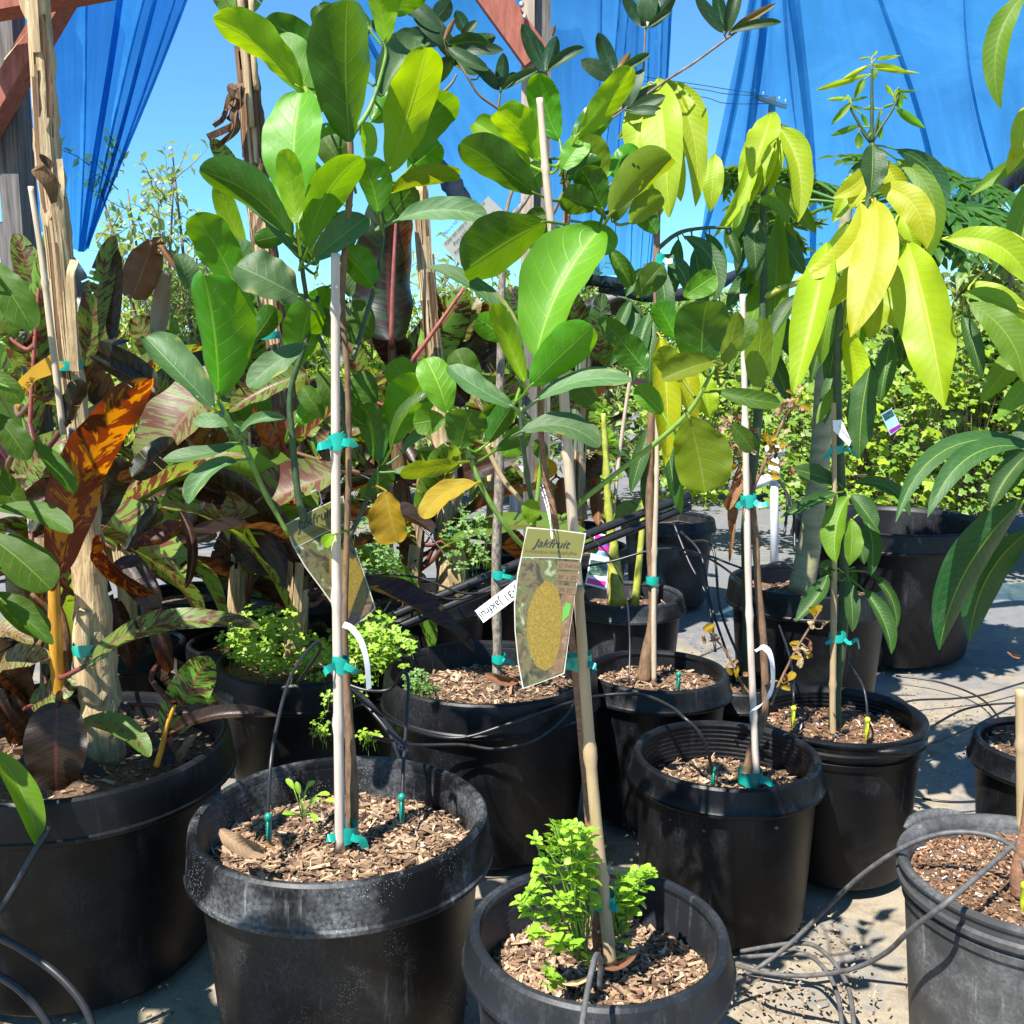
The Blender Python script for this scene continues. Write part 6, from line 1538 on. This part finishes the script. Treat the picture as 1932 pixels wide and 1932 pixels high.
emitter(1345, 1466, 2.2, 'emit_t', 'teal emitter in the dying shrub pot'); emitter(1497, 1350, 2.42, 'emit_y', 'yellow green emitter left of the lime mango stem'); emitter(1636, 1372, 2.4, 'emit_y', 'yellow green emitter right of the lime mango stem')
emitter(1932, 1690, 1.62, 'emit_y', 'yellow green emitter in the corner pot'); emitter(1280, 1285, 2.66, 'emit_t', 'teal emitter in the light bark soil of the shaded pot')
hose(PP((1496, 1340, 2.42), (1497, 1300, 2.44), (1490, 1240, 2.6), (1470, 1180, 2.8)), 'black tube rising from the left emitter of the mango pot', .003)
hose(PP((1637, 1362, 2.4), (1634, 1320, 2.42), (1625, 1288, 2.46), (1600, 1250, 2.6)), 'black tube rising from the right emitter of the mango pot', .003)
hose(PP((1187, 1290, 2.7), (1188, 1200, 2.8), (1180, 1120, 2.95), (1150, 1050, 3.1), (1110, 1010, 3.2)), 'black tube standing in the light bark soil of the shaded pot', .003)
for k in range(5): hose(PP((600 + 6 * k, 1250 + 5 * k, 2.3 + .02 * k), (650 + 9 * k, 1290 + 6 * k, 2.28), (690 + 10 * k, 1330 + 9 * k, 2.26), (735 + 8 * k, 1385 + 8 * k, 2.2), (760 + 10 * k, 1450 + 10 * k, 2.1)), ['lowest left', 'second from left', 'middle', 'second from right', 'rightmost'][k] + ' of the black tubes bundled between clover pot and J-31 pot', .0042)
for k in range(3): hose(PP((1270 + 14 * k, 985 + 18 * k, 3.3), (1300 + 22 * k, 1060 - 14 * k, 3.2), (1335 + 6 * k * k, 1130 + 9 * k, 3.1), (1350 + 24 * k, 1230 + 10 * k, 3.0)), ['leftmost', 'middle', 'rightmost'][k] + ' of the black tubes falling left of the pale trunk pot', .0042)
hose(PP((1060, 1075, 3.0), (1150, 1060, 2.95), (1250, 1035, 2.95), (1330, 1050, 3.0), (1400, 1100, 3.1), (1440, 1160, 3.1)), 'thin black tube crossing before the grey rear pot', .0036)
hose(PP((1288, 1045, 3.1), (1340, 1050, 3.05), (1380, 1065, 3.0), (1420, 1075, 3.05), (1470, 1060, 3.1), (1500, 1075, 3.1)), 'thin black tube looping over the pale trunk pot rim', .0036)
hose(PP((1480, 1010, 3.6), (1485, 940, 3.7), (1465, 900, 3.8), (1440, 890, 3.85)), 'black tube running up to the white pipe tee', .005)
hose(PP((1500, 1040, 3.6), (1496, 960, 3.7), (1475, 915, 3.8), (1455, 890, 3.85)), 'second black tube running up to the white pipe tee, right of the first', .005)
for k, a in enumerate((((1690, 1330, .05), (1728, 1321, .03), (1800, 1318, .02), (1855, 1311, .02), (1921, 1291, .03), (2000, 1270, .03)), ((1690, 1275, .02), (1775, 1288, .02), (1855, 1321, .02), (1910, 1390, .03), (1960, 1430, .03)),
        ((1690, 1430, .03), (1725, 1415, .04), (1821, 1378, .06), (1921, 1328, .08), (2000, 1290, .1)), ((1700, 1400, .05), (1735, 1385, .06), (1821, 1338, .08), (1921, 1326, .1), (2000, 1330, .1)), ((1700, 1500, .01), (1790, 1513, .015), (1880, 1510, .01), (1990, 1508, .01)))):
    hose(GG(*a), ['topmost black tube on the ground right of the mango pot', 'black tube running towards the narrow right edge pot', 'lower arching black tube from mango pot to the right edge', 'upper arching black tube from mango pot to the right edge', 'thin black tube lying flat behind the corner pot'][k], .004)
hose(PP((95, 1560, 1.7), (66, 1605, 1.68), (30, 1670, 1.66), (-10, 1730, 1.64), (-60, 1780, 1.62)), 'black tube leaving the left foreground rim below the hanging green leaf', .006)
hose(PP((-20, 1760, 1.5), (40, 1790, 1.5), (110, 1840, 1.48), (160, 1900, 1.46), (190, 1980, 1.44)), 'upper black tube crossing the bottom left corner', .006); hose(PP((-20, 1830, 1.46), (40, 1870, 1.45), (90, 1930, 1.44), (110, 1990, 1.43)), 'lower black tube crossing the bottom left corner', .006)
for k, a in enumerate((((640, 1120, 3.0), (700, 1085, 2.95), (790, 1090, 2.9), (880, 1120, 2.9), (960, 1105, 2.95)), ((690, 1150, 2.9), (780, 1120, 2.88), (870, 1130, 2.9), (990, 1090, 2.95)), ((560, 960, 3.6), (620, 900, 3.5), (700, 905, 3.4), (800, 1000, 3.3), (850, 1060, 3.2)), ((480, 1080, 3.4), (490, 1020, 3.4), (520, 980, 3.4), (560, 1000, 3.3)))):
    hose(PP(*a), ['thin black tube draped over the dry banana pot', 'second thin tube draped below it over the dry banana pot', 'thin black tube arching behind the yellowing leaves', 'thin black tube loop at the left of the rear pots'][k], .0036)
hose(PP((860, 870 + 60, 4.0), (700, 1190, 3.2), (560, 1330, 2.9)), 'stray black tube running down behind the taller jackfruit stake', .0036)
for k, (dv, lab) in enumerate(((0, 'upper of two thick black pipes slanting behind the J-31 label'), (26, 'lower of two thick black pipes slanting behind the J-31 label'))):
    hose(PP((640, 1205 + dv, 2.98), (800, 1137 + dv, 3.08), (980, 1062 + dv, 3.2), (1110, 1008 + dv * .9, 3.35), (1300, 935 + dv * .8, 3.55)), lab, .015, 'hose', 8, 'pipe', 'irrigation_pipe')
t = thing('standpipe', 'white plastic standpipe with tee fitting behind the dying shrub', 'pipe', G(1461, 1062, 0))
b = G(1461, 1090, 0); mb = MB(); top = P(1461, 850, b.y); mb.tube([b, top], .024, 14, n=2); mb.build('riser', M['pvc'], t)
mb = MB(); mb.tube([P(1461, 875, b.y), P(1461, 912, b.y)], .032, 14, n=2); mb.tube([P(1420, 916, b.y), P(1461, 898, b.y)], .03, 14, n=2); mb.tube([P(1445, 852, b.y), P(1478, 850, b.y)], .034, 14, n=2); mb.build('tee_fitting', M['pvc'], t)
for k, (u, v0, v1) in enumerate(((970, 885, 1000), (985, 880, 985), (999, 870, 980))):
    mb = MB(); y = 4.6 + .1 * k; mb.tube([P(u, v0, y), P(u - 3, v1, y)], .018, 12, n=2); o = mb.build('standpipe', M['pvc'])
    tag(o, ['leftmost', 'middle', 'rightmost'][k] + ' of three short white pipes far behind the grey flecked trunk', 'pipe', 'far white pipes')
# ================================================================ weeds and fallen leaves
M['weed'] = foliage_mat('bright_spurge', (.20, .42, .03), (.36, .56, .05), (.5, .75, .05)); M['clover'] = foliage_mat('clover', (.16, .34, .03), (.36, .50, .06), (.5, .7, .06)); M['weed_d'] = foliage_mat('dull_weed', (.10, .22, .05), (.2, .34, .1), (.3, .5, .08))
def oval(mb, p, d, n, L, w, r):
    d = d.normalized(); n = (n - d * n.dot(d)).normalized(); b = d.cross(n); k = len(mb.v)
    pr_ = [(0, .05), (.3, .75), (.65, 1), (.9, .6), (1, .02)]
    for s_, q_ in pr_:
        c_ = p + d * L * s_ + n * (L * .12 * math.sin(s_ * 3)); f = n * w * .12 * q_; mb.v += [c_ + b * w / 2 * q_ + f, c_, c_ - b * w / 2 * q_ + f]
    for i in range(4):
        a = k + 3 * i; mb.face([a, a + 3, a + 4, a + 1], [(1, 0), (1, 1), (.5, 1), (.5, 0)]); mb.face([a + 1, a + 4, a + 5, a + 2], [(.5, 0), (.5, 1), (0, 1), (0, 0)])
def spurge(name, base, tips, label, r, sc=1.0):
    b = P(*base); t = thing(name, label, 'weed', b, 'weeds in the pots'); st = MB(); lf = MB()
    for (u, v, y) in tips:
        e = P(u, v, y); st.tube([b + Vector((r.uniform(-.01, .01), r.uniform(-.01, .01), 0)), (b + e) / 2 + Vector((r.uniform(-.01, .01), 0, .01)), e], [.0016, .0012], 5, n=3)
        tq = Quaternion(rvec(r), r.uniform(-.9, .9)); lj = r.uniform(.75, 1.3)
        for lev, (h, L, n_) in enumerate(((0, .009, 4), (-.004, .016, 5), (-.012, .019, 3), (-.034, .021, 2), (-.06, .020, 2))):
            c_ = e + (b - e).normalized() * -h * sc if False else e + (b - e).normalized() * (-h) * sc
            for k in range(n_):
                a = 6.28 * k / n_ + lev * .8 + r.random() * .5; d = Vector((math.cos(a), math.sin(a), .55 - lev * .12 + r.uniform(-.2, .2))); oval(lf, c_ + rvec(r) * .003, tq @ d, tq @ Vector((0, 0, 1)), L * lj * sc * r.uniform(.7, 1.25), L * lj * sc * .58, r)
    st.build('stems', M['stem_green'], t); lf.build('leaves', M['weed'], t)
r = random.Random(12); y2 = POTS['jack2']['c'].y
tips = []
for k in range(36):
    a = r.random(); v = 1552 + 235 * a; half = 30 + 56 * math.sin(min(1, a * 1.15) * 2.6); u = 1062 + r.uniform(-1, 1) * half - 8 * a
    tips.append((u, v, y2 - .05 - .09 * r.random()))
spurge('spurge_weed', (1098, 1806, y2 - .05), tips, 'tall bright green spurge weed left of the stake in the lower foreground pot', r)
tips = [(1180 + r.uniform(-1, 1) * 34 + 14 * (1 - k / 16), 1640 + 110 * (k / 16) ** 1.3 + r.uniform(-8, 8), y2 + r.uniform(-.03, .03)) for k in range(15)]
spurge('spurge_weed', (1165, 1760, y2), tips, 'smaller bright green spurge weed right of the stake in the lower foreground pot', r)
spurge('seedling_weed', (1040, 1845, y2 - .1), [(1034, 1838, y2 - .11), (1043, 1840, y2 - .11)], 'tiny green seedling near the front of the lower foreground pot', r, .8)
b = P(571, 1545, 1.80); t = thing('seedling_weed', 'small forked green seedling in the shaded chips of the largest foreground pot', 'weed', b, 'weeds in the pots'); st = MB(); lf = MB()
for (u, v) in ((555, 1490), (565, 1500), (598, 1500), (612, 1510), (580, 1520), (570, 1515), (558, 1538), (585, 1535), (577, 1490)):
    e = P(u, v, 1.80 + r.uniform(-.02, .02)); st.tube([b, (b + e) / 2 + Vector((0, 0, .004)), e], .0011, 5, n=3); d = (e - b); d.z *= .2; oval(lf, e, d + rvec(r) * .01, Vector((0, -.4, 1)), .026, .012, r)
st.build('stems', M['stem_green'], t); lf.build('leaves', M['weed'], t)
def clovers(name, label, n, spots, Y, r, mat, hang=False, sz=.010, kind=None, zb=None):
    mb = MB(); st = mb; b0 = P(spots[0][0], spots[0][1], Y); t = thing(name, label, 'weed', b0, 'weeds in the pots')
    for k in range(n):
        cu, cv, ru, rv = spots[k % len(spots)][:4]; a = r.uniform(0, 6.28); q = math.sqrt(r.random()); u, v = cu + ru * q * math.cos(a), cv + rv * q * math.sin(a)
        c = P(u, v, Y + (r.uniform(-.22, .22) if not hang else r.uniform(-.03, .03))); nrm = (Vector((0, -.35, 1)) + rvec(r) * .45).normalized(); e1 = nrm.orthogonal().normalized(); e1 = Quaternion(nrm, r.uniform(0, 6.28)) @ e1
        s_ = sz * r.uniform(.7, 1.4)
        for j in range(3):
            d = Quaternion(nrm, j * 2.094) @ e1; b = nrm.cross(d); k0 = len(mb.v); o = c
            mb.v += [o, o + d * s_ * .7 + b * s_ * .5 + nrm * s_ * .15, o + d * s_ * 1.15 + b * s_ * .32, o + d * s_ * .95, o + d * s_ * 1.15 - b * s_ * .32, o + d * s_ * .7 - b * s_ * .5 + nrm * s_ * .15]
            mb.face([k0, k0 + 3, k0 + 2, k0 + 1], [(.5, 0), (.5, 1), (.8, 1), (1, .6)]); mb.face([k0, k0 + 5, k0 + 4, k0 + 3], [(.5, 0), (0, .6), (.2, 1), (.5, 1)])
        st.tube([c, c - Vector((r.uniform(-.01, .01), r.uniform(-.01, .01), r.uniform(.02, .05)))], .0006, 4, n=1, cap=False, m=1)
    mb.build('foliage', [M[mat], M['stem_green']], t)
yc = POTS['clover']['c'].y
clovers('clover_patch', 'lush clover mound lit yellow green behind the taller jackfruit stake', 560, [(600, 1235, 150, 40), (660, 1215, 100, 40), (500, 1180, 60, 50), (700, 1190, 50, 34), (470, 1210, 60, 40), (640, 1260, 110, 30), (740, 1225, 40, 40), (540, 1240, 90, 30)], yc - .05, r, 'clover', sz=.016)
clovers('clover_trail', 'clover trailing down the shaded pot side beside the taller jackfruit stem', 46, [(618, 1345, 26, 40), (668, 1385, 30, 16), (700, 1390, 14, 10), (600, 1370, 18, 20), (660, 1310, 30, 20)], yc - .30, r, 'clover', True, .012)
clovers('pale_weed_tuft', 'dusty pale green weed tuft at the left of the J-31 pot soil', 110, [(785, 1285, 24, 22), (800, 1300, 30, 10)], 2.52, r, 'weed_d', True, .007)
clovers('weed_mat', 'dark weeds spilling round the dry banana stem pot', 260, [(720, 1000, 50, 50), (880, 1020, 50, 60), (700, 1060, 60, 40)], 3.1, r, 'weed_d', sz=.011)
def fallen(kind, bu, bv, tu, tv, w, Y, label, up=35, seed=1):
    p0, p1 = P(bu, bv, Y), P(tu, tv, Y); t = (p1 - p0).normalized(); n = (CAM - p0).normalized(); n = (n - t * n.dot(t)).normalized(); mb = MB(); shape, fold, wave, bend = KIND[kind]
    mb.leaf(p0, p1, w * mpp(p0), n, .15, fold, wave, shape, 16, 4, .1, 0, .4, seed); tag(mb.build('fallen_leaf', M[kind]), label, 'leaf', 'fallen dry leaves')
fallen('dt', 415, 1565, 502, 1608, 52, 1.66, 'large curled tan dead leaf on the chips at the left of the largest pot'); fallen('dd', 500, 1590, 518, 1596, 16, 1.68, 'small red brown leaf scrap beside the curled tan leaf')
fallen('dd', 1140, 1826, 1200, 1800, 22, 1.40, 'folded orange dry leaf below the stake in the lower foreground pot'); fallen('dd', 915, 1270, 978, 1284, 30, 2.5, 'brown dry leaf on the J-31 pot soil beside the trunk', seed=4)
fallen('dt', 1060, 1855, 1120, 1838, 14, 1.36, 'pale curled leaf scrap at the front of the lower foreground pot', seed=6)
fallen('dd', 1900, 1230, 1925, 1238, 12, 2.9, 'reddish dry leaf on the fabric near the right edge', seed=7)
# root hair and torn gash on the pots
def vine(u, Y, zt, label, seed, wide=.5, n=52):
    r = random.Random(seed); x = P(u, 660, Y).x; b = Vector((x, Y, .35)); t = thing('vine_plant', label, 'vine', b, 'vines of the back row'); st = MB(); lf = MB()
    for k in range(n):
        a = r.uniform(0, 6.28); e = b + Vector((math.cos(a) * wide * r.random(), math.sin(a) * .25 * r.random() - .1, r.uniform(.02, zt - .35)))
        st.tube([b, (b + e) / 2 + Vector((0, 0, .1)), e], [.005, .002], 5, n=2, cap=False)
        for j in range(12):
            c = e + rvec(r) * .13; d = rvec(r); nn = (Vector((0, -.6, 1)) + rvec(r) * .5).normalized(); d = (d - nn * d.dot(nn)).normalized(); bb = nn.cross(d); s_ = r.uniform(.018, .062); k0 = len(lf.v)
            lf.v += [c] + [c + d * s_ * q1 + bb * s_ * q2 - nn * s_ * q3 for q1, q2, q3 in ((-.1, .5, .1), (.35, .62, .05), (.45, .35, 0), (1.0, .35, .15), (.8, 0, 0), (1.0, -.35, .15), (.45, -.35, 0), (.35, -.62, .05), (-.1, -.5, .1))]
            for q in range(1, 9): lf.face([k0, k0 + q + 1, k0 + q], [(.5, 0), (.55 + .05 * q, .5), (.6 + .05 * q, 1)])
    st.build('stems', M['twig'], t); lf.build('leaves', M['fol_y' if seed % 2 else 'fol_g'], t)
for k, (u, y, zt, lab) in enumerate(((1640, 6.1, 1.3, 'bright grape like vine between the pale trunk and the hanging tag'), (1745, 5.9, 1.25, 'bright grape like vine behind the large tub'), (1850, 5.8, 1.35, 'bright grape like vine behind the long dark mango leaves'), (1960, 5.9, 1.4, 'bright grape like vine at the right edge of the back row'), (1540, 6.6, 1.2, 'bright vine left of the pale trunk in the back row'), (1330, 6.8, 1.15, 'bright vine behind the yellow mango leaves'))):
    vine(u, y, zt, lab, 60 + k)
CN = Plant('potted_stub', 'tan cut trunk with pale bamboo at the right edge over the corner pot', 'trunk', 'corner', Y=1.66)
CN.stem([(1925, 1690), (1922, 1650), (1930, 1600), (1945, 1500), (1950, 1200)], [34, 30, 26, 24, 22], 'bark_red', 'trunk', 10)
cane('bamboo_stake', [(1926, 1300), (1928, 1480), (1930, 1640)], 1.9, [20, 20, 20], 'bamboo_y', 'yellow bamboo stake cut by the right edge of the photo', (.3, .75))
